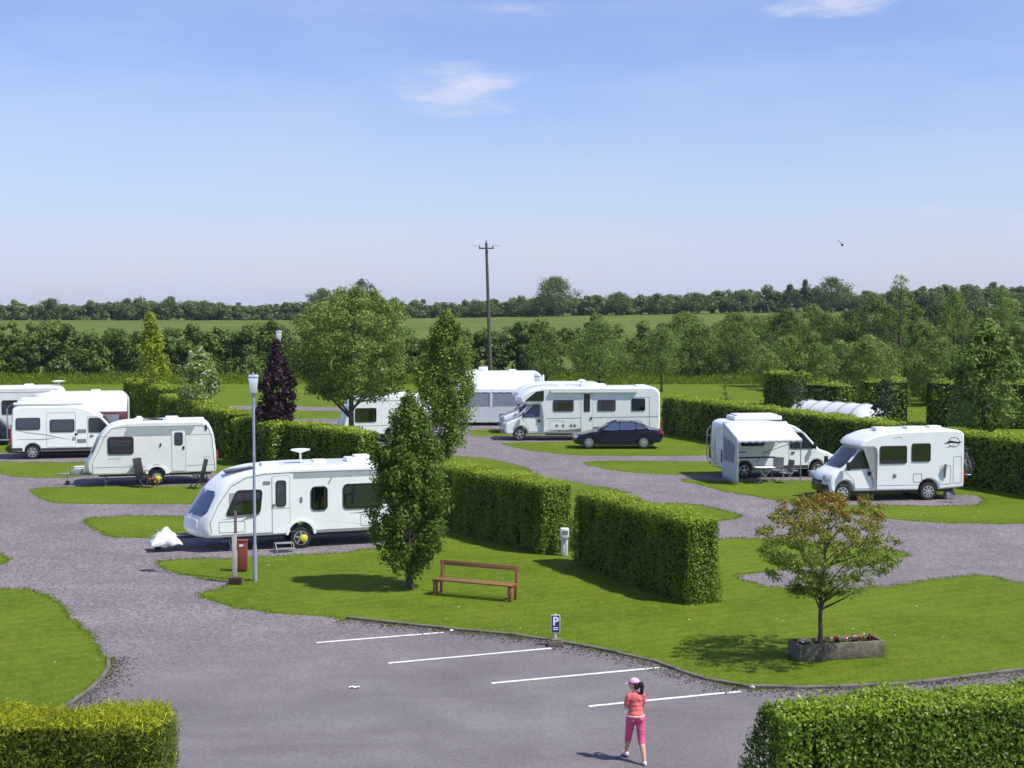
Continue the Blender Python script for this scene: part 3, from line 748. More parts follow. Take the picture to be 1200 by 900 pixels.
# small tree growing in the planter
tree('mountain_ash', 'small wide-crowned tree with reddish top growing from the concrete planter', G(961, 757, 0.30), 3.30, 1.05,
     [(0, 0.45), (0.12, 1.15), (0.3, 1.55), (0.5, 1.75), (0.72, 1.68), (0.88, 1.35), (1, 0.8)], 330, 0.185, 62, 0.031, LM['photinia'], 0.055, nb=34, fill=0.04, tipz=True, seed=21, off=(0.22, 0), squash=0.55, trunktop=0.78, lobe=0.13)

# thin trees on the right
tree('young_tree', 'thin bare sapling behind the campervan with the awning', G(850, 512), 4.3, 1.6, [(0, 0.5), (0.5, 0.75), (1, 0.25)], 34, 0.22, 9, 0.06, LM['wild'], 0.045, nb=34, seed=31)
tree('young_tree', 'thin sapling beside the left end of the white tunnel tent', G(934, 520), 4.4, 1.9, [(0, 0.45), (0.5, 0.8), (1, 0.3)], 36, 0.25, 16, 0.06, LM['dark'], 0.04, nb=34, seed=32)
tree('young_tree', 'small dark tree at the right end of the white tunnel tent', G(1036, 536), 4.0, 1.8, [(0, 0.5), (0.5, 0.8), (1, 0.3)], 50, 0.28, 30, 0.07, LM['dark'], 0.05, nb=24, seed=33)
tree('dark_tree', 'tall dark-leaved tree standing in the long hedge at the far right', G(1152, 558), 7.0, 1.9, [(0, 1.2), (0.35, 2.0), (0.7, 1.6), (1, 0.5)], 130, 0.5, 62, 0.10, LM['wood'], 0.14, nb=40, seed=34, fill=0.05)

# wild hedgerow beyond the camping field: a long irregular mass, then the far hedge on the skyline
def wild_row(label, name, pts, depth, hfun, per_m, rc, leaves, ls, lm, seed, kindcat='hedge', zbase=None, rmin=0.55):
    rnd = np.random.default_rng(seed); C = []; Rr = []
    for (x0, y0), (x1, y1) in zip(pts[:-1], pts[1:]):
        L = math.hypot(x1 - x0, y1 - y0); n = int(L * per_m); t = rnd.random(n)
        x = x0 + (x1 - x0) * t; y = y0 + (y1 - y0) * t
        hh = np.array([hfun(a, b) for a, b in zip(x, y)]) * (1 + 0.10 * np.sin(x * 0.9) + 0.07 * np.sin(x * 2.3 + 1) + rnd.normal(0, 0.05, n))
        q = rnd.random(n) ** 0.7
        zb = np.array([terrain(a, b) for a, b in zip(x, y)])
        r_ = rc * rnd.uniform(rmin, 1.25, n)
        dy = (rnd.random(n) - 0.5) * depth * (1.15 - 0.6 * q)
        C.append(np.stack([x, y + dy, zb + np.maximum(0.3, q * (hh - r_ * 0.7))], 1)); Rr.append(r_)
    C = np.concatenate(C); Rr = np.concatenate(Rr)
    P, N, k = clump_leaves(C, Rr, leaves, up=0.4, shell=0.6)
    tip = (rnd.random(len(C)) ** 2)[k] * 0.8 * RNG.random(len(P))
    o = leaf_obj(name, P, N, ls, lm, tip=tip); tag(o, label, kindcat); return o
def X(u, D): return (u - 600) / F * D
wild_row('dark overgrown hedgerow across the back of the camping field', 'wild_hedgerow',
         [(X(-80, 150), 150), (X(150, 149), 149), (X(400, 150), 150), (X(600, 150), 150), (X(700, 152), 152), (X(940, 158), 158)], 3.6, lambda x, y: 5.35 + 0.4 * math.sin(x * 0.21) , 17, 0.85, 110, 0.17, LM['wild'], 41)
wild_row('distant hedgerow along the skyline beyond the field', 'far_hedgerow',
         [(X(-80, 405), 405), (X(250, 405), 405), (X(560, 405), 405), (X(900, 405), 405), (X(1280, 405), 405)], 8, lambda x, y: 5.0 + 0.7 * math.sin(x * 0.11) + 1.1 * smooth01((x - 10) / 50), 7.5, 1.45, 80, 0.36, LM['far'], 42)
# long grass at the foot of the hedgerow
n = 26000; x = RNG.uniform(X(-60, 146), X(1000, 150), n); y = RNG.uniform(138, 149, n)
P = np.stack([x, y, RNG.uniform(0.05, 0.7, n) * np.clip((y - 137) / 9, 0.2, 1)], 1); nn = unit(n); nn[:, 2] *= 0.2
tag(leaf_obj('long_grass', P, nn, 0.22, LM['grass'], asp=0.22), kind='stuff')

def bg(u, v, vtop, wpx, lm='wood', name='woodland_tree', label=None, group=None, seed=0, zbf=0.12, nc=60, per=60, ls=None, tall=None, prof=None, y=None, rcf=0.2, cat='tree', nb=8, z=None, fill=0.12):
    b = G(u, v) if y is None else Vector((X(u, y), y, terrain(X(u, y), y)))
    s = b.y / 1700.0
    h = H + (357 - vtop) * s - b.z; w = wpx * s / 2
    prof = prof or [(0, w * 0.6), (0.25, w * 0.95), (0.5, w), (0.75, w * 0.8), (1, w * 0.25)]
    return tree(name, label, tuple(b), h, h * zbf, prof, nc, max(0.25, w * rcf * 1.6), per, ls or max(0.07, s * 1.05), LM[lm], max(0.07, h * 0.018), group=group, seed=seed + 100, nb=nb, fill=fill, tipf=0.15, cat=cat)
wild_row('tangled undergrowth at the foot of the wood on the right', 'undergrowth', [(X(905, 128), 128), (X(1060, 122), 122), (X(1300, 118), 118)], 4.5, lambda x, y: 3.9 + 0.5 * math.sin(x * 0.5), 14, 0.8, 100, 0.14, LM['wood'], 43, kindcat='bushes')
# separate trees in front of the hedgerow
bg(702, 457, 372, 92, 'wood', label='bushy green tree in front of the hedgerow, above the long motorhome', seed=1, zbf=0.08, nc=130, per=85, nb=4)
bg(775, 459, 381, 74, 'wood', label='round green tree behind the rear end of the long motorhome', seed=2, zbf=0.2, nc=90, per=80)
bg(640, 452, 384, 60, 'wild', label='dark bushy tree above the caravan awning in the middle', seed=3, nc=70)
# woodland on the right
rw = random.Random(77)
WL = 'leafy green tree in the dense wood beyond the long hedge'
GW = 'trees of the wood on the right'
spots = []
for i, u in enumerate(range(800, 1290, 21)):
    spots.append((u + rw.uniform(-6, 6), (442 if u < 925 else 452) + rw.uniform(-3, 3), 366 + rw.uniform(-6, 10) - (16 if u > 1000 else 11 if u > 905 else 0), rw.uniform(66, 92), rw.choice(('wood', 'wood', 'wild', 'dark'))))
for i, u in enumerate(range(925, 1290, 30)):
    spots.append((u + rw.uniform(-8, 8), 472 + rw.uniform(-5, 5), 395 + rw.uniform(-22, 14), rw.uniform(64, 86), rw.choice(('wood', 'wood', 'wild', 'light'))))
for i, s_ in enumerate(spots):
    bg(s_[0], s_[1], s_[2], s_[3], s_[4], label=WL, group=GW, seed=200 + i, nc=130, per=105, zbf=0.01, nb=3, fill=0.25, rcf=0.15)
bg(1054, 470, 320, 40, 'wood', label='sparse tall tree poking above the wood with thin top', seed=303, zbf=0.45, nc=70, per=26, rcf=0.16, nb=30, fill=0.02, prof=[(0, 1.6), (0.5, 1.3), (0.8, 0.9), (1, 0.7)])
bg(1172, 470, 333, 62, 'wood', label='tall tree rising above the wood near the right edge', seed=302, zbf=0.2, nc=80, per=60)
bg(1118, 466, 338, 60, 'wood', label='tall rounded tree above the wood left of the right-edge tree', seed=305, zbf=0.2, nc=80, per=60)
# distant trees on the skyline
bg(650, 0, 322, 62, 'far', 'distant_tree', 'distant rounded tree on the skyline right of the utility pole', y=395, seed=310, nc=80, per=70)
bg(377, 0, 337, 40, 'far', 'distant_tree', 'distant round tree on the skyline left of the broad pale tree', y=395, seed=311, nc=60, per=70)
bg(424, 0, 326, 46, 'dark', 'distant_tree', 'distant dark sparse tree on the skyline above the broad pale tree', y=390, seed=312, nc=60, per=34, zbf=0.3, fill=0.03)
bg(925, 0, 333, 28, 'dark', 'distant_conifer', 'small distant conifer on the skyline, left of the pair', y=390, seed=313, nc=40, per=50, prof=[(0, 3.6), (0.5, 2.2), (1, 0.2)])
bg(943, 0, 327, 24, 'dark', 'distant_conifer', 'pointed distant conifer on the skyline beside the spreading one', y=390, seed=314, nc=40, per=50, prof=[(0, 3.4), (0.5, 2.0), (1, 0.2)])
bg(974, 0, 323, 52, 'far', 'distant_tree', 'spreading distant tree on the skyline right of the pointed conifer', y=390, seed=315, nc=70, per=60)
for i, (u, vt, w) in enumerate(((60, 349, 34), (150, 349, 30), (240, 352, 34), (560, 352, 30), (610, 349, 34), (725, 341, 40), (770, 343, 36), (815, 342, 40), (870, 340, 44), (1010, 345, 40), (1090, 340, 40), (1140, 336, 40), (1195, 343, 40))):
    bg(u, 0, vt, w, 'far', 'distant_tree', 'small distant tree growing out of the skyline hedgerow', 'trees in the skyline hedgerow', y=400, seed=330 + i, nc=40, per=50)
# ------------------------------------------------------------------ vehicle kit
class Shell:
    """a rounded vehicle shell: side outline (x, z) swept across the width, bowed at front and rear"""
    def __init__(s, prof, w, r=0.12, bowf=0.25, bowr=0.08, xf=1.0, tum=0.0, z0=0.0, L=None):
        s.p = prof; s.w = w; s.r = r; s.bf = bowf; s.br = bowr; s.xf = xf; s.tum = tum; s.z0 = z0
        s.x0 = min(p[0] for p in prof); s.x1 = max(p[0] for p in prof)
    def bend(s, x, y, z):
        t = min(1.0, abs(y) / s.w)
        dx = s.bf * t ** 2.2 * max(0.0, min(1.0, (s.x0 + s.xf - x) / s.xf)) - s.br * t ** 2.2 * max(0.0, min(1.0, (x - s.x1 + s.xf) / s.xf))
        k = 1 - s.tum * max(0.0, z - s.z0)
        return (x + dx, y * k, z)
    def sy(s, z): return s.w * (1 - s.tum * max(0.0, z - s.z0))
    def mesh(s, mb):
        st = []
        for k in range(5):
            a = k / 4 * PI / 2
            st.append((-s.w + s.r * (1 - math.sin(a)), s.r * (1 - math.cos(PI / 2 - a + 0) ) if False else s.r * (1 - math.sin(PI / 2 - (PI / 2 - a)))))
        st = [(-(s.w - s.r * (1 - math.cos(a))), s.r * (1 - math.sin(a))) for a in [k / 4 * PI / 2 for k in range(5)]]
        # a=0: y=-w, inset r ; a=90: y=-(w-r), inset 0
        inner = s.w - s.r; mids = [(-inner * q, 0.0) for q in (0.6, 0.2, -0.2, -0.6)]
        al = st + mids + [(-y, i) for y, i in reversed(st)]
        n = len(s.p); vs = []
        for y, ins in al:
            pp = offs(s.p, ins) if ins > 1e-4 else s.p
            vs += [s.bend(px, y, pz) for px, pz in pp]
        fs = [tuple(range(n)), tuple((len(al) - 1) * n + k for k in range(n - 1, -1, -1))]
        for j in range(len(al) - 1):
            for i in range(n):
                i2 = (i + 1) % n
                fs.append((j * n + i, j * n + i2, (j + 1) * n + i2, (j + 1) * n + i))
        return mb.add(vs, fs)
    def build(s, name, m, parent):
        o = s.mesh(MB()).build(name, m, parent, smooth=40); me = o.data
        sh_ = me.attributes.get('sharp_edge') or me.attributes.new('sharp_edge', 'BOOLEAN', 'EDGE')
        for p in me.polygons:
            if p.loop_total > 8:
                for li in p.loop_indices: sh_.data[me.loops[li].edge_index].value = True
        return o
    def patch(s, a, b, y0, y1, off, th=0.02, ny=10, nz=6, corner=0.12):
        """a curved pane lying on the shell between two profile points a and b"""
        a = Vector(a); b = Vector(b); n = Vector((-(b.y - a.y), b.x - a.x)).normalized()
        if n.x > 0: n = -n
        if getattr(s, 'flip', False): n = -n
        vs = []; fs = []
        for layer in (off, off - th):
            for j in range(nz + 1):
                t = j / nz; p = a.lerp(b, t)
                e = min(t, 1 - t) * (b - a).length
                sh = corner * (1 - math.sqrt(max(0, 1 - (1 - min(1, e / corner)) ** 2))) if corner > 0 else 0
                for i in range(ny + 1):
                    y = (y0 + sh) + (y1 - y0 - 2 * sh) * i / ny
                    q = s.bend(p.x, y, p.y); vs.append((q[0] + n.x * layer, q[1], q[2] + n.y * layer))
        m = (ny + 1) * (nz + 1)
        for j in range(nz):
            for i in range(ny):
                k = j * (ny + 1) + i
                fs.append((k, k + 1, k + ny + 2, k + ny + 1)); fs.append((m + k, m + k + ny + 1, m + k + ny + 2, m + k + 1))
        rim = [i for i in range(ny + 1)] + [j * (ny + 1) + ny for j in range(1, nz + 1)] + [nz * (ny + 1) + i for i in range(ny - 1, -1, -1)] + [j * (ny + 1) for j in range(nz - 1, 0, -1)]
        for q in range(len(rim)):
            a_, b_ = rim[q], rim[(q + 1) % len(rim)]; fs.append((a_, b_, m + b_, m + a_))
        return MB().add(vs, fs)

def side_f(sh, side, extra=0.0):
    return lambda x, z: side * (sh.sy(z) + extra)
def plate(sh, side, poly, name, m, parent, t0=-0.01, t1=0.012):
    f = lambda x, z: side * sh.sy(z)
    return MB().slab(poly, side * t0, side * t1, f).build(name, m, parent, smooth=30)
def side_window(sh, side, poly, parent, blind=None, mm='glass', frame=0.035, fm='black', name='window'):
    """rubber frame, dark board standing in for the unlit interior, curtains and a glass pane"""
    f = lambda x, z: side * sh.sy(z)
    out = offs(poly, -frame)
    w = MB().ring(out, poly, side * -0.01, side * 0.030, f).build(name, M[fm], parent, smooth=30)
    MB().slab(poly, side * -0.008, side * 0.004, f).build('dark_backing', M['interior'], w)  # dark board on the uncut panel, its colour standing in for interior shade
    x0 = min(p[0] for p in poly); x1 = max(p[0] for p in poly); z0 = min(p[1] for p in poly); z1 = max(p[1] for p in poly)
    if blind == 'sides':
        for a, b in ((x0 + 0.03, x0 + (x1 - x0) * 0.2), (x1 - (x1 - x0) * 0.16, x1 - 0.03)):
            MB().slab(rect(a, b, z0 + 0.04, z1 - 0.04, 0.01), side * 0.0045, side * 0.011, f).build('curtain', M['curtain'], w)
    if blind == 'bands':
        for a, b in ((0.50, 0.60), (0.66, 0.86)):
            MB().slab(rect(x0 + 0.05, x1 - 0.2 if a < 0.6 else x1 - 0.08, z0 + (z1 - z0) * a, z0 + (z1 - z0) * b, 0.01), side * 0.0045, side * 0.011, f).build('blind', M['curtain'], w)
    if blind == 'half':
        MB().slab(rect(x0 + 0.05, x0 + (x1 - x0) * 0.45, z0 + 0.05, z1 - 0.05, 0.01), side * 0.0045, side * 0.010, f).build('curtain', M['curtain'], w)
        MB().slab(rect(x0 + (x1 - x0) * 0.5, x1 - 0.05, z0 + (z1 - z0) * 0.55, z1 - 0.06, 0.01), side * 0.0045, side * 0.012, f).build('curtain', M['curtain'], w)
    if blind == 'full':
        MB().slab(rect(x0 + 0.03, x1 - 0.03, z0 + 0.03, z1 - 0.03, 0.02), side * 0.0045, side * 0.011, f).build('blind', M['curtain'], w)
    MB().slab(poly, side * 0.016, side * 0.021, f).build('pane', M[mm], w, smooth=None)
    return w
def wheel(x, y, r, side, parent, spokes=5, lock=False, star=True, w=0.2, trim='alloy'):
    """side: -1 when the outer face looks to -y"""
    prof = [(r * 0.60, -w / 2), (r * 0.92, -w / 2), (r * 0.985, -w * 0.38), (r, -w * 0.2), (r, w * 0.2), (r * 0.985, w * 0.38), (r * 0.92, w / 2), (r * 0.60, w / 2)]
    o = MB().lathe(prof, (0, 0, 0), 'Y', 28).build('wheel', M['rubber'], parent, loc=(x, y, r))
    mb = MB()
    yo = side * (w / 2 + 0.004)
    mb.lathe([(r * 0.66, yo - side * 0.05), (r * 0.66, yo), (r * 0.60, yo + side * 0.004), (r * 0.56, yo - side * 0.02)], axis='Y', n=26)
    for k in range(spokes):
        a = 2 * PI * k / spokes + 0.3; c, s_ = math.cos(a), math.sin(a); q = Vector((c, 0, s_)); t = Vector((-s_, 0, c)); yy = Vector((0, yo + side * 0.012, 0))
        p = [q * r * 0.10 + t * r * 0.10, q * r * 0.60 + t * r * 0.075, q * r * 0.60 - t * r * 0.075, q * r * 0.10 - t * r * 0.10]
        mb.add([v + yy for v in p] + [v + yy - Vector((0, side * 0.04, 0)) for v in p], [(0, 1, 2, 3), (7, 6, 5, 4), (0, 4, 5, 1), (1, 5, 6, 2), (2, 6, 7, 3), (3, 7, 4, 0)])
    mb.lathe([(r * 0.16, yo - side * 0.03), (r * 0.16, yo + side * 0.025), (r * 0.10, yo + side * 0.035)], axis='Y', n=14)
    mb.build('rim', M[trim], o)
    MB().lathe([(r * 0.58, yo - side * 0.075), (r * 0.58, yo - side * 0.05)], axis='Y', n=20).build('brake_disc', M['interior'], o)
    if lock:
        lk_ = MB()
        for k in range(6 if star else 0):
            a = 2 * PI * k / 6; q = Vector((math.cos(a), 0, math.sin(a))); t = Vector((-q.z, 0, q.x)); y_ = Vector((0, yo + side * 0.07, 0))
            p = [y_ + t * 0.035, y_ + q * r * 0.62 + t * 0.012, y_ + q * r * 0.62 - t * 0.012, y_ - t * 0.035]
            lk_.add([v for v in p] + [v - Vector((0, side * 0.03, 0)) for v in p], [(0, 1, 2, 3), (7, 6, 5, 4), (0, 4, 5, 1), (1, 5, 6, 2), (2, 6, 7, 3), (3, 7, 4, 0)])
        lk_.lathe([(r * 0.34, yo + side * 0.03), (r * 0.34, yo + side * 0.075), (r * 0.2, yo + side * 0.10)], (r * (0.15 if star else 0.24), 0, 0), axis='Y', n=16)
        lk_.build('wheel_lock', M['yellow'], o)
    return o
def hx(sh, prof_pts, r): return rpoly(prof_pts, r)
def seam(sh, side, poly, w=0.012, name='door_seam', parent=None, m='seam', t=0.006):
    f = lambda x, z: side * sh.sy(z)
    return MB().ring(poly, offs(poly, w), side * -0.005, side * t, f).build(name, M[m], parent, smooth=None)
def rooflight(x, y, z, lx, ly, h, parent, m='roofwhite', name='rooflight'):
    return MB().box((x, y, z + h / 2 - 0.03), (lx, ly, h + 0.06)).build(name, M[m], parent, bevel=min(0.04, h * .4), seg=2)
def stroke(sh, side, pts, ws, name, m, parent, t=0.004):
    """a tapering printed swoosh on the side panel"""
    L_, R_ = [], []
    for i, p in enumerate(pts):
        a = Vector(pts[max(0, i - 1)]); b = Vector(pts[min(len(pts) - 1, i + 1)]); d = (b - a).normalized(); n = Vector((-d.y, d.x)) * ws[i] / 2
        L_.append(tuple(Vector(p) + n)); R_.append(tuple(Vector(p) - n))
    return plate(sh, side, L_ + R_[::-1], name, M[m] if isinstance(m, str) else m, parent, -0.004, t)
def veh(name, label, cat, px, yaw, w, x_at=0.0, flip=False, group=None):
    """px: ground pixel under the near side at local x = x_at"""
    P = G(*px); a = R(yaw) + (PI if flip else 0)
    side = 1 if flip else -1
    loc = P - Vector((math.cos(a) * x_at - math.sin(a) * side * w, math.sin(a) * x_at + math.cos(a) * side * w, 0))
    return thing(name, label, cat, tuple(loc), a, group)

# ---- caravan in the middle (nearest)
def caravan_big():
    w = 1.13
    t = veh('touring_caravan', 'large white touring caravan with sloping bluish front window, nearest vehicle, left of the columnar tree', 'caravan', (353, 643), 19, w, x_at=3.15)
    base = [(6.12, .46)] + arch(3.15, .40, .46) + [(0.30, .46, .1), (-0.20, .47, .12), (-.33, .68, .2), (-.26, 1.02, .2), (.36, 1.94, .25), (.82, 2.28, .35), (1.7, 2.50, .5), (3.0, 2.57, .2), (5.7, 2.55, .3), (6.02, 2.44, .25), (6.16, 2.0, .3), (6.2, 1.0, .2)]
    prof = rpoly(base, 0.08)
    sh = Shell(prof, w, 0.10, 0.58, 0.10, 1.6); sh.build('body', M['white'], t)
    # undertray, chassis
    MB().box((3.3, 0, .42), (5.0, 1.7, .10)).box((0.0, .28, .42), (1.9, .06, .08)).box((0.0, -.28, .42), (1.9, .06, .08)).build('chassis', M['black'], t)
    MB().box((3.15, 0, .31), (.08, 1.9, .08)).build('axle', M['black'], t)
    # front panes, three side by side
    for y0, y1 in ((-1.0, -.40), (-.36, .36), (.40, 1.0)):
        sh.patch((-.18, 1.14), (.32, 1.88), y0, y1, 0.022, 0.03, corner=0.10).build('front_window', M['glassreflect'], t, smooth=40)
    sh.patch((-.30, .72), (-.26, 1.02), -.82, .82, 0.015, 0.02, corner=0.06).build('front_locker', M['roofwhite'], t, smooth=40)
    for s in (-1, 1):
        fr = s
        side_window(sh, s, rpoly([(.86, 1.16), (1.86, 1.20), (1.93, 1.88), (1.18, 1.88)], .10), t, 'half')
        side_window(sh, s, rect(3.50, 3.96, 1.22, 1.90, .12), t, 'sides')
        side_window(sh, s, rect(4.52, 5.72, 1.22, 1.94, .12), t, 'full')
        # trim line along the edge of the front
        stroke(sh, s, [(.40, .62), (.36, .95), (.62, 1.50), (1.0, 2.04), (1.45, 2.28), (2.0, 2.38), (2.85, 2.40)], [.02] * 7, 'edge_trim', 'grey', t, 0.008)
        stroke(sh, s, [(2.86, 2.38), (2.84, 2.40), (4.5, 2.40), (6.05, 2.38)], [.02, .02, .02, .02], 'awning_rail', 'grey', t, 0.012)
        plate(sh, s, [(2.92, 2.20), (6.06, 2.20), (6.04, 2.365), (2.92, 2.38)], 'upper_band', M['greyband'], t, -.004, .004)  # grey strip below the rail, from the door to the rear
        seam(sh, s, rect(.62, 1.42, .62, .96, .04), parent=t, name='locker_seam')
        seam(sh, s, rect(5.05, 5.75, .62, 1.0, .04), parent=t, name='locker_seam')
        stroke(sh, s, [(.72, .55), (3.0, .56)], [.02, .02], 'skirt_seam', 'seam', t); stroke(sh, s, [(3.55, .56), (6.1, .56)], [.02, .02], 'skirt_seam', 'seam', t)
        stroke(sh, s, [(.72, 1.02), (1.1, 1.06), (1.5, 1.10), (1.78, 1.08)], [.01, .03, .03, .01], 'swoosh', 'grey', t)
        for k in range(3): stroke(sh, s, [(1.32 + .12 * k, .96 + .02 * k), (1.50 + .12 * k, 1.06 + .02 * k), (1.62 + .13 * k, 1.16)], [.01, .035, .01], 'swoosh', 'black', t)
        stroke(sh, s, [(4.7, .92 + .12), (5.1, 1.06), (5.35, 1.10)], [.01, .025, .01], 'swoosh', 'grey', t)
        for k in range(2): stroke(sh, s, [(5.0 + .12 * k, 1.02), (5.2 + .12 * k, 1.09), (5.3 + .12 * k, 1.22)], [.01, .035, .01], 'swoosh', 'black', t)
        plate(sh, s, rect(1.98, 2.2, 2.05, 2.16, .03), 'vent', M['grey'], t, 0, .01)
        plate(sh, s, rect(3.12, 3.20, 1.45, 1.62, .03), 'socket', M['grey'], t, 0, .015)
        stroke(sh, s, [(4.03, 2.02), (4.14, 2.22)], [.03, .03], 'awning_light', 'grey', t, 0.02)
        # wheel arch lip
        ao = [(3.15 + .47 * math.cos(PI * k / 12), .46 + .47 * math.sin(PI * k / 12)) for k in range(13)]; ai = [(3.15 + .40 * math.cos(PI * k / 12), .46 + .40 * math.sin(PI * k / 12)) for k in range(13)]
        plate(sh, s, ao + ai[::-1], 'wheel_arch', M['white'], t, -.01, .035)
        wheel(3.15, s * 1.0, .335, s, t, 5, lock=(s < 0), star=False)
    # door on the near side
    d = plate(sh, -1, rect(2.26, 2.80, .52, 2.30, .06), 'door', M['white'], t, -.004, .012)
    side_window(sh, -1, rect(2.40, 2.66, 1.38, 2.14, .07), t, 'sides', frame=.03, name='door_window')
    seam(sh, -1, offs(rect(2.26, 2.80, .52, 2.30, .06), -.014), .014, parent=t)
    stroke(sh, -1, [(2.27, 1.30), (2.79, 1.30)], [.014, .014], 'door_split', 'seam', t, .016)
    MB().box((2.32, -w - .03, 1.42), (.10, .04, .06)).build('door_handle', M['grey'], t, bevel=.01)
    # rear lamp, jack legs, roof fittings
    MB().box((6.14, -.9, 1.1), (.10, .14, .5)).build('rear_lamp', M['redlamp'], t, bevel=.02)
    MB().box((6.14, .9, 1.1), (.10, .14, .5)).build('rear_lamp', M['redlamp'], t, bevel=.02)
    for x in (.95, 5.6):
        for y in (-.75, .75): MB().tube([(x, y, .44), (x + .1, y, .03)], .022).box((x + .1, y, .02), (.16, .16, .04)).build('jack_leg', M['steel'], t)
    MB().box((1.35, -.30, 2.46), (.9, .62, .05), Matrix.Rotation(R(-8), 3, 'Y')).build('front_rooflight', M['glassdark'], t, bevel=.02)
    rooflight(2.35, .1, 2.55, .5, .5, .07, t); rooflight(4.0, .3, 2.57, .4, .4, .06, t)
    rooflight(5.2, .1, 2.56, .75, .6, .13, t); rooflight(5.35, .1, 2.69, .5, .45, .07, t)
    MB().tube([(3.35, -.05, 2.6), (3.35, -.05, 2.92)], .035).build('aerial_mast', M['white'], t)
    MB().lathe([(.05, 0), (.30, .07), (.32, .10), (.26, .12), (.05, .13)], (3.35, -.05, 2.9), 'Z', 24, .7).build('aerial', M['roofwhite'], t)
    # drawbar and jockey wheel
    MB().tube([(.2, -.3, .42), (-1.3, 0, .44)], .035).tube([(.2, .3, .42), (-1.3, 0, .44)], .035).tube([(-1.1, .08, .14), (-1.1, .08, .65)], .025).build('drawbar', M['steel'], t)
    MB().lathe([(.10, -.04), (.10, .04)], (-1.1, .08, .11), 'Y', 16).build('jockey_wheel', M['rubber'], t)
    return t
car1 = caravan_big()
def local(t, p):
    a = t.rotation_euler.z; return (t.location.x + p[0] * math.cos(a) - p[1] * math.sin(a), t.location.y + p[0] * math.sin(a) + p[1] * math.cos(a), t.location.z + p[2])
# white cover draped over the hitch
def draped(name, label, loc, rz, lx, ly, h, m, seed, cat, z0=0.22):
    rnd = random.Random(seed); mb = MB(); nx_, ny_ = 18, 12; vs = []
    for j in range(ny_ + 1):
        for i in range(nx_ + 1):
            u = i / nx_ * 2 - 1; v = j / ny_ * 2 - 1
            e = max(abs(u), abs(v)); top = h * (0.74 + 0.20 * math.exp(-((u - .1) ** 2) / .2) + 0.06 * math.sin(5 * u + 2))
            z = top if e < .62 else top - (top - z0) * ((e - .62) / .38) ** 0.9
            z += 0.03 * math.sin(7 * u + seed) * math.cos(6 * v) + rnd.uniform(-.012, .012)
            k = 0.72 + 0.28 * e + 0.05 * math.sin(9 * math.atan2(v, u))
            vs.append((u * lx / 2 * k, v * ly / 2 * k, z))
    fs = [(j * (nx_ + 1) + i, j * (nx_ + 1) + i + 1, (j + 1) * (nx_ + 1) + i + 1, (j + 1) * (nx_ + 1) + i) for j in range(ny_) for i in range(nx_)]
    o = mb.add(vs, fs).build(name, m, smooth=50); o.location = loc; o.rotation_euler = (0, 0, rz)
    md = o.modifiers.new('thickness', 'SOLIDIFY'); md.thickness = 0.01
    return tag(o, label, cat)
draped('hitch_cover', 'white fabric cover draped over the hitch of the nearest caravan', local(car1, (-.88, -.1, 0)), car1.rotation_euler.z, 0.98, .8, .72, M['tarp'], 3, 'cover')
# step below the door
st = thing('caravan_step', 'small grey metal step below the door of the nearest caravan', 'step', local(car1, (2.55, -1.42, 0)), car1.rotation_euler.z)
MB().box((0, 0, .26), (.55, .26, .03)).build('tread', M['steel'], st, bevel=.008)
MB().box((0, -.25, .12), (.60, .24, .03)).build('tread', M['steel'], st, bevel=.008)
for s in (-1, 1): MB().tube([(s * .27, .16, .0), (s * .27, .14, .26), (s * .27, -.12, .26), (s * .27, -.36, .12), (s * .27, -.38, 0)], .014).build('leg', M['steel'], st)
mt_ = tag(MB().box((0, 0, .012), (.9, .38, .016)).build('door_mat', M['grey']), 'dark mat on the gravel in front of the caravan step', 'mat')
mt_.location = local(car1, (2.75, -1.95, 0)); mt_.rotation_euler.z = car1.rotation_euler.z

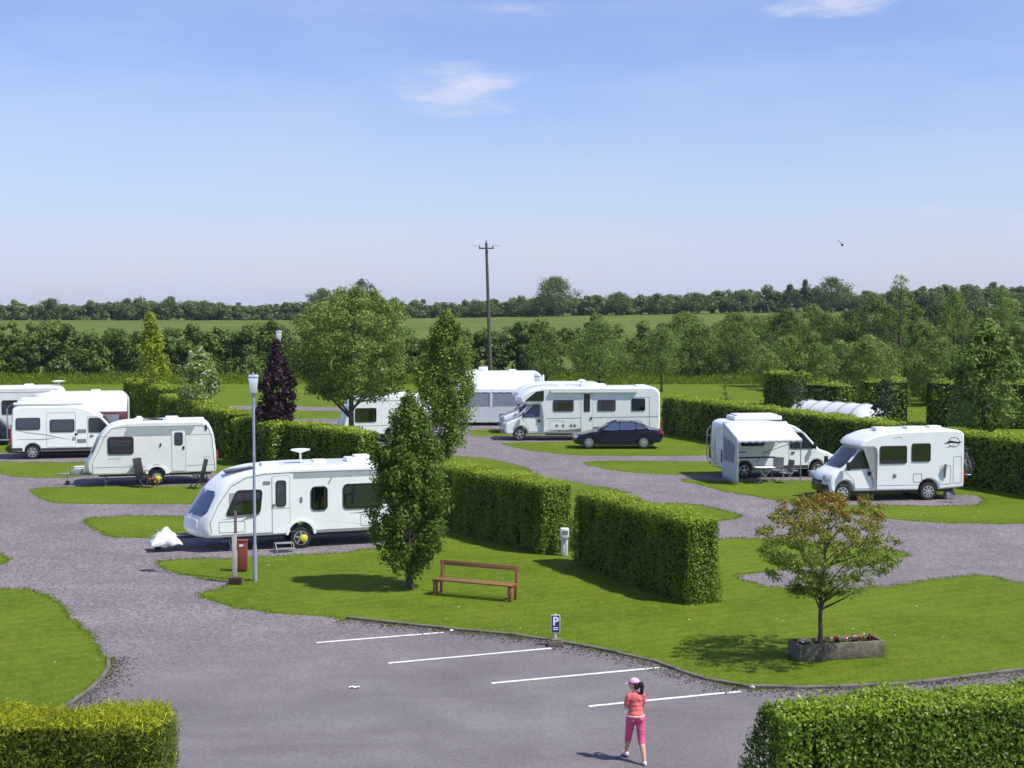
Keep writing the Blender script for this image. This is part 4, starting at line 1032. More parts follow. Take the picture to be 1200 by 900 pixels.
# ---- smaller cream caravan
def caravan_small():
    w = 1.08
    t = veh('touring_caravan', 'smaller cream touring caravan with grey upper band and two folding chairs outside', 'caravan', (184, 569), 14, w, x_at=2.95)
    base = [(5.45, .50)] + arch(2.95, .36, .50) + [(0.30, .50, .1), (0.02, .62, .15), (0.0, .95, .2), (.22, 1.30, .2), (.62, 2.15, .25), (.95, 2.48, .3), (1.5, 2.66, .4), (2.4, 2.70, .2), (4.7, 2.70, .3), (5.1, 2.62, .25), (5.34, 2.15, .3), (5.46, 1.2, .2)]
    sh = Shell(rpoly(base, 0.08), w, 0.07, 0.16, 0.08, 1.1); sh.build('body', M['cream'], t)
    MB().box((2.9, 0, .45), (4.6, 1.6, .10)).build('chassis', M['black'], t)
    sh.patch((.26, 1.42), (.58, 2.08), -.9, .9, 0.02, 0.03).build('front_window', M['glassreflect'], t, smooth=40)
    for s in (-1, 1):
        side_window(sh, s, rect(1.02, 1.98, 1.40, 2.04, .07), t, 'bands', frame=.045)
        plate(sh, s, [(1.62, 2.12), (4.35, 2.12), (4.55, 2.46), (1.75, 2.46)], 'grey_band', M['greyband'], t, -.004, .004)
        stroke(sh, s, [(.52, 2.10), (.80, 2.10), (5.3, 2.12)], [.012] * 3, 'panel_seam', 'grey', t)
        stroke(sh, s, [(.36, .52), (.34, 1.0), (.62, 1.55), (.86, 2.10), (1.15, 2.44), (1.6, 2.50), (4.8, 2.50), (5.1, 2.40), (5.24, 2.0), (5.36, .6)], [.022] * 10, 'edge_trim', 'grey', t, .010)
        stroke(sh, s, [(.4, .82), (2.5, .82)], [.018] * 2, 'lower_seam', 'grey', t); stroke(sh, s, [(4.2, .82), (5.3, .82)], [.018] * 2, 'lower_seam', 'grey', t)
        seam(sh, s, rect(1.86, 2.30, .60, .90, .03), parent=t, name='locker_seam')
        for q in range(5): stroke(sh, s, [(.98 + q * .11, 1.15), (1.06 + q * .11, 1.19 + .02 * (q % 2))], [.035, .02], 'lettering', 'grey', t)
        stroke(sh, s, [(4.85, 1.16), (5.15, 1.16)], [.025, .025], 'lettering', 'greyband', t)
        MB().box((3.12, s * (w + .02), 1.72), (.06, .04, .12)).build('awning_lamp', M['black'], t)
        MB().box((5.0, s * (w + .02), 2.42), (.08, .04, .2)).build('awning_lamp', M['black'], t)
        ao = [(2.95 + .50 * math.cos(PI * k / 12), .50 + .36 * math.sin(PI * k / 12)) for k in range(13)]; ai = [(2.95 + .36 * math.cos(PI * k / 12), .50 + .30 * math.sin(PI * k / 12)) for k in range(13)]
        plate(sh, s, ao + ai[::-1], 'wheel_arch', M['white'], t, -.01, .05)
        wheel(2.95, s * .96, .31, s, t, 5, lock=(s < 0))
    plate(sh, -1, rect(3.58, 4.14, .60, 2.30, .06), 'door', M['cream'], t, -.004, .014)
    seam(sh, -1, offs(rect(3.58, 4.14, .60, 2.30, .06), -.014), .016, parent=t)
    side_window(sh, -1, rect(3.72, 4.0, 1.72, 2.20, .05), t, None, frame=.03, name='door_window')
    MB().box((4.06, -w - .03, 1.58), (.08, .04, .12)).build('door_handle', M['black'], t, bevel=.01)
    for x in (.8, 5.0):
        for y in (-.7, .7): MB().tube([(x, y, .46), (x + .08, y, .03)], .02).box((x + .08, y, .02), (.14, .14, .04)).build('jack_leg', M['steel'], t)
    rooflight(2.25, 0, 2.70, .40, .40, .08, t, name='roof_vent'); rooflight(2.25, 0, 2.78, .22, .22, .08, t, name='roof_vent')
    MB().box((2.85, -.1, 2.76), (.8, .55, .04), Matrix.Rotation(R(5), 3, 'Y')).build('rooflight', M['glassdark'], t)
    rooflight(3.6, 0, 2.70, .55, .5, .14, t); rooflight(4.7, 0, 2.68, .5, .5, .08, t)
    MB().tube([(.3, -.3, .45), (-1.15, 0, .47)], .035).tube([(.3, .3, .45), (-1.15, 0, .47)], .035).tube([(-.7, -.1, .14), (-.7, -.1, .75)], .025).box((-.3, 0, .55), (.5, .4, .22)).build('drawbar', M['steel'], t, bevel=.01)
    MB().lathe([(.10, -.04), (.10, .04)], (-.7, -.1, .11), 'Y', 16).build('jockey_wheel', M['rubber'], t)
    MB().box((5.47, -.85, 1.2), (.06, .12, .4)).build('rear_lamp', M['redlamp'], t)
    return t
car2 = caravan_small()

def folding_chair(label, loc, rz):
    t = thing('folding_chair', label, 'chair', loc, rz, 'black reclining chairs outside the smaller caravan')
    rb = Matrix.Rotation(R(-14), 3, 'X')
    MB().box((0, .27, .83), (.48, .035, .78), rb).build('backrest', M['black'], t, bevel=.012)
    MB().box((0, .0, .44), (.48, .46, .04)).build('seat', M['black'], t, bevel=.012)
    for s in (-1, 1):
        MB().tube([(s * .26, .36, .0), (s * .26, -.20, .64)], .024).build('leg', M['black'], t)
        MB().tube([(s * .26, -.30, .0), (s * .26, .18, .62)], .024).build('leg', M['black'], t)
        MB().box((s * .27, -.02, .66), (.05, .46, .03)).build('armrest', M['black'], t, bevel=.01)
    return t
folding_chair('black folding recliner chair in front of the smaller caravan, beside its wheel', G(168, 571), R(60))
folding_chair('black folding recliner chair at the rear end of the smaller caravan', G(232, 572.5), R(-60))
t = thing('side_table', 'small dark red low table beside the chair at the caravan wheel', 'table', G(178, 571.5), .3)
MB().box((0, 0, .38), (.4, .35, .03)).build('table_top', M['redbox'], t, bevel=.008)
for x in (-.16, .16):
    for y in (-.13, .13): MB().tube([(x, y, .37), (x * 1.3, y * 1.3, 0)], .014).build('leg', M['redbox'], t)

# ---- panel-van campers (face right: built nose at x = 0 and turned round)
def van_camper(label, px, yaw, x_at, L=6.0, h=2.62, w=1.02, variant=0):
    t = veh('camper_van', label, 'campervan', px, yaw, w, x_at=x_at, flip=True)
    fx, rx = 1.0, L - 1.02
    base = [(L - .02, .42, .08)] + arch(rx, .40, .38) + arch(fx, .40, .38) + [(.10, .34, .08), (0, .55, .1), (.02, .88, .12), (.30, 1.06, .12), (.82, 1.22, .1), (1.62, 1.98, .15), (2.05, 2.28, .3), (2.75, h - .04, .4), (3.4, h, .2), (L - .35, h, .15), (L - .08, h - .12, .12), (L, 1.2, .1)]
    sh = Shell(rpoly(base, 0.06), w, 0.08, 0.22, 0.04, 1.6, tum=0.035, z0=0.0); sh.build('body', M['white'], t)
    MB().box((L / 2, 0, .40), (L - 1.0, 1.6, .16)).build('chassis', M['black'], t)
    sh.patch((.90, 1.32), (1.64, 2.02), -.92, .92, 0.012, 0.02, corner=.08).build('windscreen', M['glassdark'], t, smooth=40)
    sh.patch((.0, .36), (.0, .62), -.9, .9, 0.03, 0.05, corner=.03).build('bumper', M['grey'], t, smooth=40)
    for s in (-1, 1):
        MB().box((.12, s * .78, .86), (.22, .34, .26)).build('headlamp', M['headlamp'], t, bevel=.05)
        side_window(sh, s, rpoly([(1.18, 1.30), (2.28, 1.30), (2.28, 1.98), (1.78, 1.98)], .07), t, None, 'glassdark', frame=.02, name='cab_window')
        seam(sh, s, rpoly([(1.0 + .45, .50), (2.36, .50), (2.36, 2.06), (1.74, 2.06), (1.08, 1.26), (1.45, .8)], .06), parent=t)
        MB().box((1.22, s * (w + .14), 1.42), (.10, .18, .28)).build('door_mirror', M['black'], t, bevel=.03)
        MB().box((2.28 - .12, s * (w - .02), 1.12), (.16, .06, .04)).build('door_handle', M['black'], t)
        plate(sh, s, [(1.46, .42), (L - 1.45, .42), (L - 1.45, .55), (1.46, .55)], 'sill', M['interior'], t, -.004, .02)
        plate(sh, s, [(L - .58, .44), (L - .04, .44), (L - .04, .58), (L - .56, .58)], 'sill', M['interior'], t, -.004, .02)
        for xw in (fx, rx): wheel(xw, s * .88, .345, s, t, 7 if variant == 0 else 5, trim='alloy')
    for s in (-1, 1): MB().box((L - .02, s * .9, 1.0), (.06, .12, .55)).build('tail_lamp', M['redlamp'], t, bevel=.015)
    return t, sh, L, h
vanL, sh, L_, h_ = van_camper('white high-roof campervan facing right at the left edge, beside the smaller caravan', (38, 538.5), 14, 4.98)
for s in (1, -1):
    side_window(sh, s, rect(4.62, 5.70, 1.50, 2.02, .06), vanL, 'full', frame=.03)
    side_window(sh, s, rect(3.0, 4.10, 1.36, 1.92, .06), vanL, 'full', frame=.03)
    seam(sh, s, rect(2.92, 4.30, .58, 2.28, .08), parent=vanL)
    stroke(sh, s, [(5.6, 1.42), (5.2, 1.32), (4.4, 1.22), (3.6, 1.02), (3.2, .95)], [.02, .05, .06, .04, .01], 'swoosh', 'greyband', vanL)
    stroke(sh, s, [(5.7, 1.0), (4.5, .98), (3.9, 1.02)], [.02, .06, .02], 'swoosh', 'greyband', vanL)
plate(sh, 1, rect(2.42, 2.86, 1.26, 1.44, .02), 'fridge_vent', M['grey'], vanL, 0, .014)
plate(sh, 1, rect(2.42, 2.86, .78, .96, .02), 'fridge_vent', M['grey'], vanL, 0, .014)
MB().box((2.90, 1.08, 1.2), (.14, .05, .10)).build('door_handle', M['black'], vanL)
MB().box((4.2, .82, h_ + .10), (3.3, .20, .16)).build('rolled_awning', M['white'], vanL, bevel=.05)
MB().box((4.9, 0, h_ + .14), (1.6, 1.1, .22)).box((4.9, 0, h_ + .30), (1.3, .9, .12)).build('roof_box', M['roofwhite'], vanL, bevel=.07, seg=3)
rooflight(3.4, 0, h_, .7, .5, .1, vanL)
rk = MB()
for y in (.3, .75): rk.tube([(6.03, y, .9), (6.16, y, 1.0), (6.16, y, 2.5), (5.95, y, 2.7)], .015)
for z in (1.2, 1.5, 1.8, 2.1, 2.4): rk.tube([(6.16, .3, z), (6.16, .75, z)], .012)
rk.build('rear_ladder', M['steel'], vanL)

vanR, sh, L_, h_ = van_camper('white campervan facing right with a white awning and side wall pulled out', (868, 561), 9, 4.55, L=5.4, h=2.50, variant=1)
side_window(sh, 1, rect(3.5, 4.5, 1.45, 1.95, .05), vanR, None, frame=.03)
stroke(sh, 1, [(5.2, .92), (3.0, .92)], [.07, .07], 'stripe', 'signblue', vanR)
stroke(sh, 1, [(5.2, 1.16), (4.3, 1.16)], [.05, .05], 'stripe', 'signblue', vanR)
MB().box((3.6, -.1, h_ + .10), (2.2, 1.2, .18)).box((3.6, -.1, h_ + .21), (1.9, 1.0, .10)).build('roof_box', M['roofwhite'], vanR, bevel=.07, seg=3)
# rear carrier
rk = MB()
for y in (-.6, .6): rk.tube([(5.45, y, .6), (5.6, y, .7), (5.6, y, 2.0), (5.42, y, 2.2)], .02)
for z in (.8, 1.3, 1.8): rk.tube([(5.6, -.6, z), (5.6, .6, z)], .018)
rk.build('rear_carrier', M['steel'], vanR)
# its awning
aw = thing('awning', 'white sun awning with a hanging grey side wall on the parked campervan', 'awning', tuple(vanR.location), vanR.rotation_euler.z)
ax0, ax1 = 2.5, 5.36; ay0, ay1 = 1.03, 3.0
def cloth(fn, nu, nv): 
    vs = [fn(i / nu, j / nv) for j in range(nv + 1) for i in range(nu + 1)]
    return MB().add(vs, [(j * (nu + 1) + i, j * (nu + 1) + i + 1, (j + 1) * (nu + 1) + i + 1, (j + 1) * (nu + 1) + i) for j in range(nv) for i in range(nu)])
def solid(o, th): md = o.modifiers.new('thickness', 'SOLIDIFY'); md.thickness = th; return o
solid(cloth(lambda u, v: (ax0 + (ax1 - ax0) * u, ay0 + (ay1 - ay0) * v, 2.50 - .60 * v - .05 * math.sin(PI * v)), 12, 8).build('roof_cloth', M['canvas'], aw), .012)
solid(cloth(lambda u, v: (ax0 + (ax1 - ax0) * u, ay1 + .012, 1.90 - .14 * v - (.02 * math.sin(u * 60) * v)), 60, 2).build('valance', M['canvas'], aw), .008)
solid(cloth(lambda u, v: (ax1 + .03 + .03 * math.sin(v * 9) * math.sin(u * 7), ay0 + (ay1 + .15 - ay0) * u, (2.50 - .60 * u) * (1 - v) + .03), 24, 10).build('side_wall', M['canvas'], aw), .01)
MB().slab([(1.35, .9), (2.75, .9), (2.75, 1.60), (1.35, 1.9)], -.02, .02).build('side_window', M['canvasgrey'], aw)
for o in bpy.data.objects:
    if o.name.startswith('side_window') and o.parent == aw:
        o.rotation_euler = (0, 0, PI / 2); o.location = (ax1 + .055, 0, 0)
for x in (ax0 + .05, ax1 - .05): MB().tube([(x, ay1, 0), (x, ay1, 1.89)], .022).build('pole', M['steel'], aw)
MB().tube([(ax0 + .05, ay1, 1.85), (ax0 + 1.1, ay0, 1.1)], .014).build('strut', M['steel'], aw)
MB().tube([(3.4, ay1, 1.87), (3.9, ay0 + .1, .75)], .014).build('strut', M['steel'], aw)
# table and chairs beneath
t = thing('camping_table', 'white folding camping table under the awning of the campervan', 'table', G(895, 566.5), .1)
MB().box((0, 0, .70), (.85, .6, .035)).build('table_top', M['roofwhite'], t, bevel=.01)
for s in (-1, 1):
    for q in (-1, 1): MB().tube([(-q * .33, s * .24, .69), (q * .33, s * .24, .0)], .014).build('leg', M['steel'], t)
def camp_chair(label, p, rz):
    t = thing('camping_chair', label, 'chair', p, rz, 'camping chairs by the table under the awning')
    MB().box((0, 0, .44), (.46, .42, .03)).build('seat', M['grey'], t); MB().box((0, .24, .74), (.46, .03, .5), Matrix.Rotation(R(-10), 3, 'X')).build('backrest', M['grey'], t)
    for s in (-1, 1):
        MB().tube([(s * .24, .26, 0), (s * .24, -.2, .62), (s * .24, .2, .62)], .013).build('leg', M['steel'], t)
        MB().tube([(s * .24, -.24, 0), (s * .24, .22, .5)], .013).build('leg', M['steel'], t)
camp_chair('grey camping chair right of the white table under the awning', G(921, 566), R(-70)); camp_chair('grey camping chair behind the white table, nearer the van', G(911, 563), R(-20))

# ---- coachbuilt motorhomes
def alcove(label, px, yaw, x_at, L=8.5, gable=True):
    w = 1.15
    t = veh('motorhome', label, 'motorhome', px, yaw, w, x_at=x_at)
    fx = 1.02; rx = L - 2.4 if L > 7 else L - 1.6
    cab = [(2.6, .42)] + arch(fx, .42, .40) + [(.12, .36, .08), (0, .55, .1), (.02, .90, .12), (.34, 1.10, .12), (.88, 1.28, .1), (1.78, 2.10, .1), (2.6, 2.14)]
    shc = Shell(rpoly(cab, .06), 1.0, .08, .22, 0, 1.6, tum=.04); shc.build('cab', M['white'], t)
    body = [(L, .46, .1)] + ([] if not gable else []) + arch(rx, .40, .42) + [(2.30, .42), (2.30, 1.30, .3), (2.18, 2.06, .15), (1.30, 2.02, .15), (.78, 2.14, .2), (.80, 2.40, .25), (1.35, 2.78, .4), (2.2, 2.98, .5), (3.2, 3.0, .2), (L - .35, 3.0, .3), (L, 2.75, .3), (L + .02, 1.4, .2)]
    sh = Shell(rpoly(body, .06), w, .09, .30, .10, 1.2); sh.build('body', M['white'], t)
    MB().box((L / 2 + 1, 0, .42), (L - 3, 1.9, .2)).build('chassis', M['black'], t)
    shc.patch((.95, 1.36), (1.76, 2.06), -.88, .88, 0.012, .02, corner=.08).build('windscreen', M['glassdark'], t, smooth=40)
    shc.patch((.0, .40), (.0, .62), -.86, .86, 0.03, 0.05, corner=.03).build('bumper', M['grey'], t, smooth=40)
    for s in (-1, 1):
        MB().box((.18, s * .80, .92), (.30, .30, .26)).build('headlamp', M['headlamp'], t, bevel=.05)
        side_window(shc, s, rpoly([(1.22, 1.36), (2.12, 1.36), (2.12, 2.0), (1.80, 2.0)], .06), t, None, 'glassreflect', frame=.02, name='cab_window')
        seam(shc, s, rpoly([(1.52, .52), (2.22, .52), (2.22, 1.99), (1.76, 1.99), (1.12, 1.32), (1.5, .8)], .05), parent=t)
        MB().box((1.22, s * 1.16, 1.46), (.10, .20, .30)).build('door_mirror', M['black'], t, bevel=.03)
        MB().box((2.1, s * 1.0, 1.12), (.12, .06, .14)).build('door_handle', M['black'], t)
        side_window(sh, s, rpoly([(1.35, 2.26), (2.35, 2.26), (2.35, 2.80), (1.95, 2.74)], .06), t, None, 'glassdark', frame=.02, name='alcove_window')
        for xw in ((fx, .92), (rx, 1.02)) + (((rx + .86, 1.02),) if gable and False else ()): wheel(xw[0], s * xw[1], .36, s, t, 5)
        stroke(sh, s, [(2.5, 1.26), (L - .2, 1.36)], [.05, .05], 'stripe', 'greyband', t)
        stroke(sh, s, [(2.5, .60), (rx - .5, .60)], [.015, .015], 'skirt_seam', 'seam', t)
        if L > 7:
            side_window(sh, s, rect(2.92, 4.0, 1.70, 2.26, .05), t, 'sides', frame=.03)
            side_window(sh, s, rect(5.40, 6.35, 1.72, 2.26, .05), t, 'sides', frame=.03)
            side_window(sh, s, rect(7.30, 8.0, 1.72, 2.35, .05), t, None, frame=.03)
            plate(sh, s, [(7.2, 2.45), (8.28, 2.45), (8.28, .6), (8.26, .6), (8.26, 2.43), (7.2, 2.43)], 'panel_seam', M['seam'], t, -.004, .006)
            for k in (3.1, 3.45, 3.9, 4.1): plate(sh, s, rect(k - .07, k + .07, .82 if k < 3.5 else .80, .94, .04), 'flue_cover', M['grey'], t, 0, .02)
            plate(sh, s, rect(2.75, 7.6, 2.72, 2.93, .04), 'awning_case', M['white'], t, -.02, .14)
            seam(sh, s, rect(2.70, 3.5, .62, 1.14, .04), parent=t, name='locker_seam')
            seam(sh, s, rect(6.9, 7.8, .70, 1.14, .04), parent=t, name='locker_seam')
    if L > 7:
        plate(sh, -1, rect(4.45, 5.10, .50, 2.62, .05), 'door', M['white'], t, -.004, .014)
        seam(sh, -1, offs(rect(4.45, 5.10, .50, 2.62, .05), -.014), .016, parent=t)
        side_window(sh, -1, rect(4.62, 4.92, 1.66, 2.60, .04), t, None, 'glassdark', frame=.02, name='door_window')
        MB().box((5.02, -w - .03, 1.28), (.10, .05, .12)).build('door_handle', M['black'], t)
        rooflight(5.2, .0, 3.0, 1.4, .8, .14, t); rooflight(7.9, .1, 2.98, .6, .5, .10, t); rooflight(3.4, .3, 3.0, .5, .5, .1, t)
        MB().lathe([(.04, -.2), (.04, 0), (.22, .03), (.24, .12), (.05, .18)], (4.6, .3, 3.2), 'Z', 16).build('tv_aerial', M['white'], t)
    for s in (-1, 1): MB().box((L + .01, s * .98, .95), (.08, .14, .45)).build('tail_lamp', M['redlamp'], t, bevel=.02)
    return t
mhA = alcove('long white motorhome with a cab alcove, parked behind the dark blue car', (609, 517), 2, 1.02, L=8.95)
mhB = alcove('white motorhome mostly hidden behind the long alcove motorhome, only its nose showing', (585, 508.5), 2, 0, L=6.2)

# low-profile motorhome on the right
def lowprofile():
    w = 1.08; L = 6.0
    t = veh('motorhome', 'white low-profile motorhome with black swoosh emblem near the rear, right of the campervan awning', 'motorhome', (1088, 586.5), 9, w, x_at=4.50)
    fx = 1.02; rx = 4.50
    cab = [(2.6, .40)] + arch(fx, .42, .40) + [(.42, .34, .08), (.32, .52, .1), (.34, .86, .12), (.52, 1.08, .12), (.86, 1.24, .1), (1.72, 2.02, .1), (2.6, 2.10)]
    shc = Shell(rpoly(cab, .06), 1.0, .08, .22, 0, 1.6, tum=.04); shc.build('cab', M['white'], t)
    body = [(L, .50, .1)] + arch(rx, .42, .42) + [(2.28, .42), (2.30, 1.9, .1), (2.20, 2.08, .05), (1.70, 2.04, .05), (1.55, 2.14, .15), (1.75, 2.36, .3), (2.5, 2.62, .5), (3.6, 2.72, .3), (L - .3, 2.74, .2), (L, 2.62, .2)]
    sh = Shell(rpoly(body, .06), w, .07, .14, .05, 1.0); sh.build('body', M['white'], t)
    MB().box((L / 2 + .6, 0, .40), (L - 2, 1.8, .16)).build('chassis', M['black'], t)
    shc.patch((.93, 1.30), (1.70, 1.985), -.90, .90, 0.012, .02, corner=.08).build('windscreen', M['glassdark'], t, smooth=40)
    shc.patch((.32, .36), (.32, .66), -.9, .9, 0.03, 0.05, corner=.03).build('bumper', M['navy'], t, smooth=40)
    shc.patch((.32, .68), (.34, .80), -.5, .5, 0.02, 0.03, corner=.03).build('grille', M['black'], t, smooth=40)
    MB().slab([(1.65, 2.13), (2.1, 2.13), (2.05, 2.24), (1.9, 2.26)], -.5, .5).build('cab_rooflight', M['glassdark'], t)
    for s in (-1, 1):
        MB().box((.50, s * .76, .92), (.30, .32, .24)).build('headlamp', M['headlamp'], t, bevel=.05)
        side_window(shc, s, rpoly([(1.16, 1.28), (2.20, 1.30), (2.20, 1.94), (1.74, 1.94)], .06), t, None, 'glassdark', frame=.02, name='cab_window')
        seam(shc, s, rpoly([(1.52, .50), (2.26, .50), (2.26, 1.99), (1.72, 1.99), (1.08, 1.24), (1.5, .8)], .05), parent=t)
        MB().box((1.18, s * 1.16, 1.40), (.12, .20, .32)).build('door_mirror', M['black'], t, bevel=.03)
        MB().box((2.1, s * 1.0, 1.08), (.12, .06, .14)).build('door_handle', M['black'], t)
        wheel(fx, s * .90, .345, s, t, 8); wheel(rx, s * .96, .345, s, t, 8)
        side_window(sh, s, rect(2.52, 3.55, 1.50, 2.12, .05), t, None, frame=.035)
        side_window(sh, s, rect(3.82, 4.52, 1.56, 2.20, .05), t, None, frame=.035)
        seam(sh, s, rect(3.85, 4.22, .72, 1.06, .04), parent=t, name='locker_seam', w=.02)
        seam(sh, s, rect(5.50, 5.85, .66, 1.70, .06), parent=t, name='locker_seam')
        seam(sh, s, rect(4.95, 5.40, .62, 1.35, .06), parent=t, name='locker_seam')
        stroke(sh, s, [(2.36, .44), (2.36, 2.06)], [.016, .016], 'panel_seam', 'seam', t); stroke(sh, s, [(2.4, .62), (4.1, .62)], [.014, .014], 'skirt_seam', 'seam', t)
        MB().lathe([(.08, 0), (.08, .02), (.05, .04)], (3.1, s * (w - .005), 1.0), 'Y', 14).build('filler_cap', M['grey'], t) if s > 0 else MB().lathe([(.08, 0), (.08, -.02), (.05, -.04)], (3.1, -w + .005, 1.0), 'Y', 14).build('filler_cap', M['grey'], t)
        # emblem: open ring crossed by two wings
        ro = [(5.52 + .24 * math.cos(2 * PI * k / 24), 2.26 + .20 * math.sin(2 * PI * k / 24)) for k in range(24)]; ri = [(5.52 + .215 * math.cos(2 * PI * k / 24), 2.26 + .175 * math.sin(2 * PI * k / 24)) for k in range(24)]
        f = lambda x, z: s * sh.sy(z)
        MB().ring(ro, ri, -s * .004, s * .004, f).build('emblem_ring', M['redbox'], t)
        stroke(sh, s, [(5.12, 2.20), (5.35, 2.28), (5.52, 2.26), (5.72, 2.24), (5.86, 2.28)], [.01, .10, .07, .06, .01], 'emblem_wing', 'black', t, .007)
        stroke(sh, s, [(5.2, 2.06), (5.38, 2.10), (5.55, 2.14)], [.01, .04, .01], 'emblem_wing', 'grey', t, .007)
        stroke(sh, s, [(3.05, 2.44), (3.3, 2.50), (3.4, 2.42)], [.02, .03, .02], 'lettering', 'greyband', t)
        MB().box((L - .02, s * .95, .9), (.08, .16, .5)).build('tail_lamp', M['redlamp'], t, bevel=.02)
    # open service hatch with hose
    MB().box((5.14, -w - .05, 1.15), (.05, .12, .55), Matrix.Rotation(R(12), 3, 'X')).build('open_hatch', M['grey'], t)
    rooflight(3.0, .2, 2.70, .5, .5, .08, t); rooflight(4.3, 0, 2.74, .7, .5, .07, t); rooflight(5.3, .3, 2.74, .5, .4, .06, t)
    MB().tube([(L, -.5, .9), (L + .55, -.5, .9), (L + .55, .7, .9), (L, .7, .9)], .02).tube([(L + .1, -.5, .9), (L + .05, -.5, 1.9)], .018).tube([(L + .1, .7, .9), (L + .05, .7, 1.9)], .018).build('bicycle_rack', M['steel'], t)
    return t
mhR = lowprofile()
def bicycle(label, loc, rz):
    t = thing('bicycle', label, 'bicycle', loc, rz, 'bicycles on the motorhome rear rack')
    for x in (-.52, .52):
        mb = MB(); n = 22
        for k in range(n):
            a, b = 2 * PI * k / n, 2 * PI * (k + 1) / n
            mb.tube([(x + .33 * math.cos(a), 0, .33 + .33 * math.sin(a)), (x + .33 * math.cos(b), 0, .33 + .33 * math.sin(b))], .022, 5)
        wq = mb.build('wheel', M['rubber'], t); sp = MB()
        for k in range(10): a = 2 * PI * k / 10; sp.tube([(x, 0, .33), (x + .31 * math.cos(a), 0, .33 + .31 * math.sin(a))], .005, 4)
        sp.build('spokes', M['steel'], wq)
    MB().tube([(-.52, 0, .33), (-.1, 0, .33), (.33, 0, .82), (-.18, 0, .78), (-.1, 0, .33)], .018).tube([(-.52, 0, .33), (-.18, 0, .78), (-.2, 0, .92)], .014).tube([(.52, 0, .33), (.33, 0, .86), (.32, 0, .98)], .016).build('frame', M['grey'], t)
    MB().box((-.2, 0, .94), (.26, .12, .05)).build('saddle', M['black'], t, bevel=.02)
    MB().tube([(.34, -.28, 1.0), (.30, -.1, .98), (.30, .1, .98), (.34, .28, 1.0)], .014).build('handlebar', M['black'], t)
bicycle('bicycle strapped to the rear rack of the right-hand motorhome, outer one', local(mhR, (6.56, .1, .92)), mhR.rotation_euler.z + PI / 2)
bicycle('bicycle on the rear rack of the right-hand motorhome, close to its wall', local(mhR, (6.36, .1, .92)), mhR.rotation_euler.z - PI / 2)
hs = MB(); q0 = G(1100, 589); pts = [Vector((q0.x + .9 * t_, q0.y + .12 * math.sin(9 * t_), .03)) for t_ in [k / 20 for k in range(21)]]
tag(hs.tube(pts, .018, 6).build('waste_hose', M['grey']), 'grey hose lying on the ground by the rear wheel of the right motorhome', 'hose')

# ---- dark saloon
def saloon():
    w = .92
    t = veh('parked_car', 'dark navy blue saloon car parked on the grass in front of the long motorhome', 'car', (690, 526.3), -0.5, w, x_at=.88)
    fx, rx, r = .88, 3.77, .335
    lower = [(4.82, .36, .08)] + arch(rx, .375, .30) + arch(fx, .375, .30) + [(.14, .24, .05), (.02, .42, .1), (.03, .60, .1), (.22, .72, .12), (.75, .83, .2), (1.42, .93, .1), (2.4, .955, .1), (3.6, .99, .1), (4.25, 1.03, .1), (4.68, 1.00, .08), (4.80, .84, .08), (4.86, .62, .08)]
    sh = Shell(rpoly(lower, .05), w, .07, .28, .20, .9, tum=.05, z0=.55); sh.build('body', M['navy'], t)
    cabp = [(4.45, .96, .1), (3.85, 1.26, .2), (3.35, 1.40, .3), (2.7, 1.45, .3), (2.25, 1.42, .25), (1.95, 1.30, .2), (1.25, .90, .1)]
    c = Shell(rpoly(cabp, .1), .82, .07, .12, .10, 1.0, tum=.26, z0=.95); c.build('cabin', M['navy'], t)
    MB().box((2.35, 0, .26), (3.9, 1.5, .12)).build('underside', M['black'], t)
    f_ = c.patch((1.33, .955), (1.97, 1.325), -.72, .72, .012, .02, corner=.06).build('windscreen', M['glassdark'], t, smooth=40)
    cr = c; cr.flip = True
    n = MB()
    c.patch((4.30, 1.035), (3.72, 1.315), -.68, .68, .012 , .02, corner=.06).build('rear_window', M['glassdark'], t, smooth=40)
    for s in (-1, 1):
        side_window(c, s, rpoly([(1.62, 1.00), (2.48, 1.02), (2.46, 1.37), (2.25, 1.36), (2.02, 1.27)], .04), t, None, 'glassreflect', frame=.012, fm='steel', name='front_side_window')
        side_window(c, s, rpoly([(2.56, 1.02), (3.34, 1.05), (3.30, 1.33), (2.98, 1.375), (2.56, 1.38)], .04), t, None, 'glassreflect', frame=.012, fm='steel', name='rear_side_window')
        side_window(c, s, rpoly([(3.42, 1.06), (3.86, 1.08), (3.62, 1.24), (3.40, 1.31)], .03), t, None, 'glassreflect', frame=.012, fm='steel', name='quarter_window')
        for poly in ([(1.32, .34), (2.50, .34), (2.52, .94), (1.34, .90)], [(2.53, .34), (3.30, .34), (3.52, .75), (3.50, .96), (2.55, .94)]): seam(sh, s, rpoly(poly, .06), .010, parent=t, m='black', t=.004)
        for x in (2.38, 3.36): MB().box((x, s * (w - .01), .84), (.18, .05, .03)).build('door_handle', M['navy'], t)
        MB().box((1.66, s * .98, .98), (.16, .16, .11)).build('door_mirror', M['navy'], t, bevel=.03)
        MB().box((.20, s * .66, .62), (.30, .30, .13), Matrix.Rotation(R(-s * 22), 3, 'Z')).build('headlamp', M['headlamp'], t, bevel=.03)
        MB().box((4.73, s * .68, .82), (.22, .36, .16), Matrix.Rotation(R(s * 14), 3, 'Z')).build('tail_lamp', M['redlamp'], t, bevel=.03)
        stroke(sh, s, [(1.34, .30), (3.35, .30)], [.05, .05], 'sill', 'black', t, .012)
        wheel(fx, s * .80, r, s, t, 10); wheel(rx, s * .80, r, s, t, 10)
saloon()

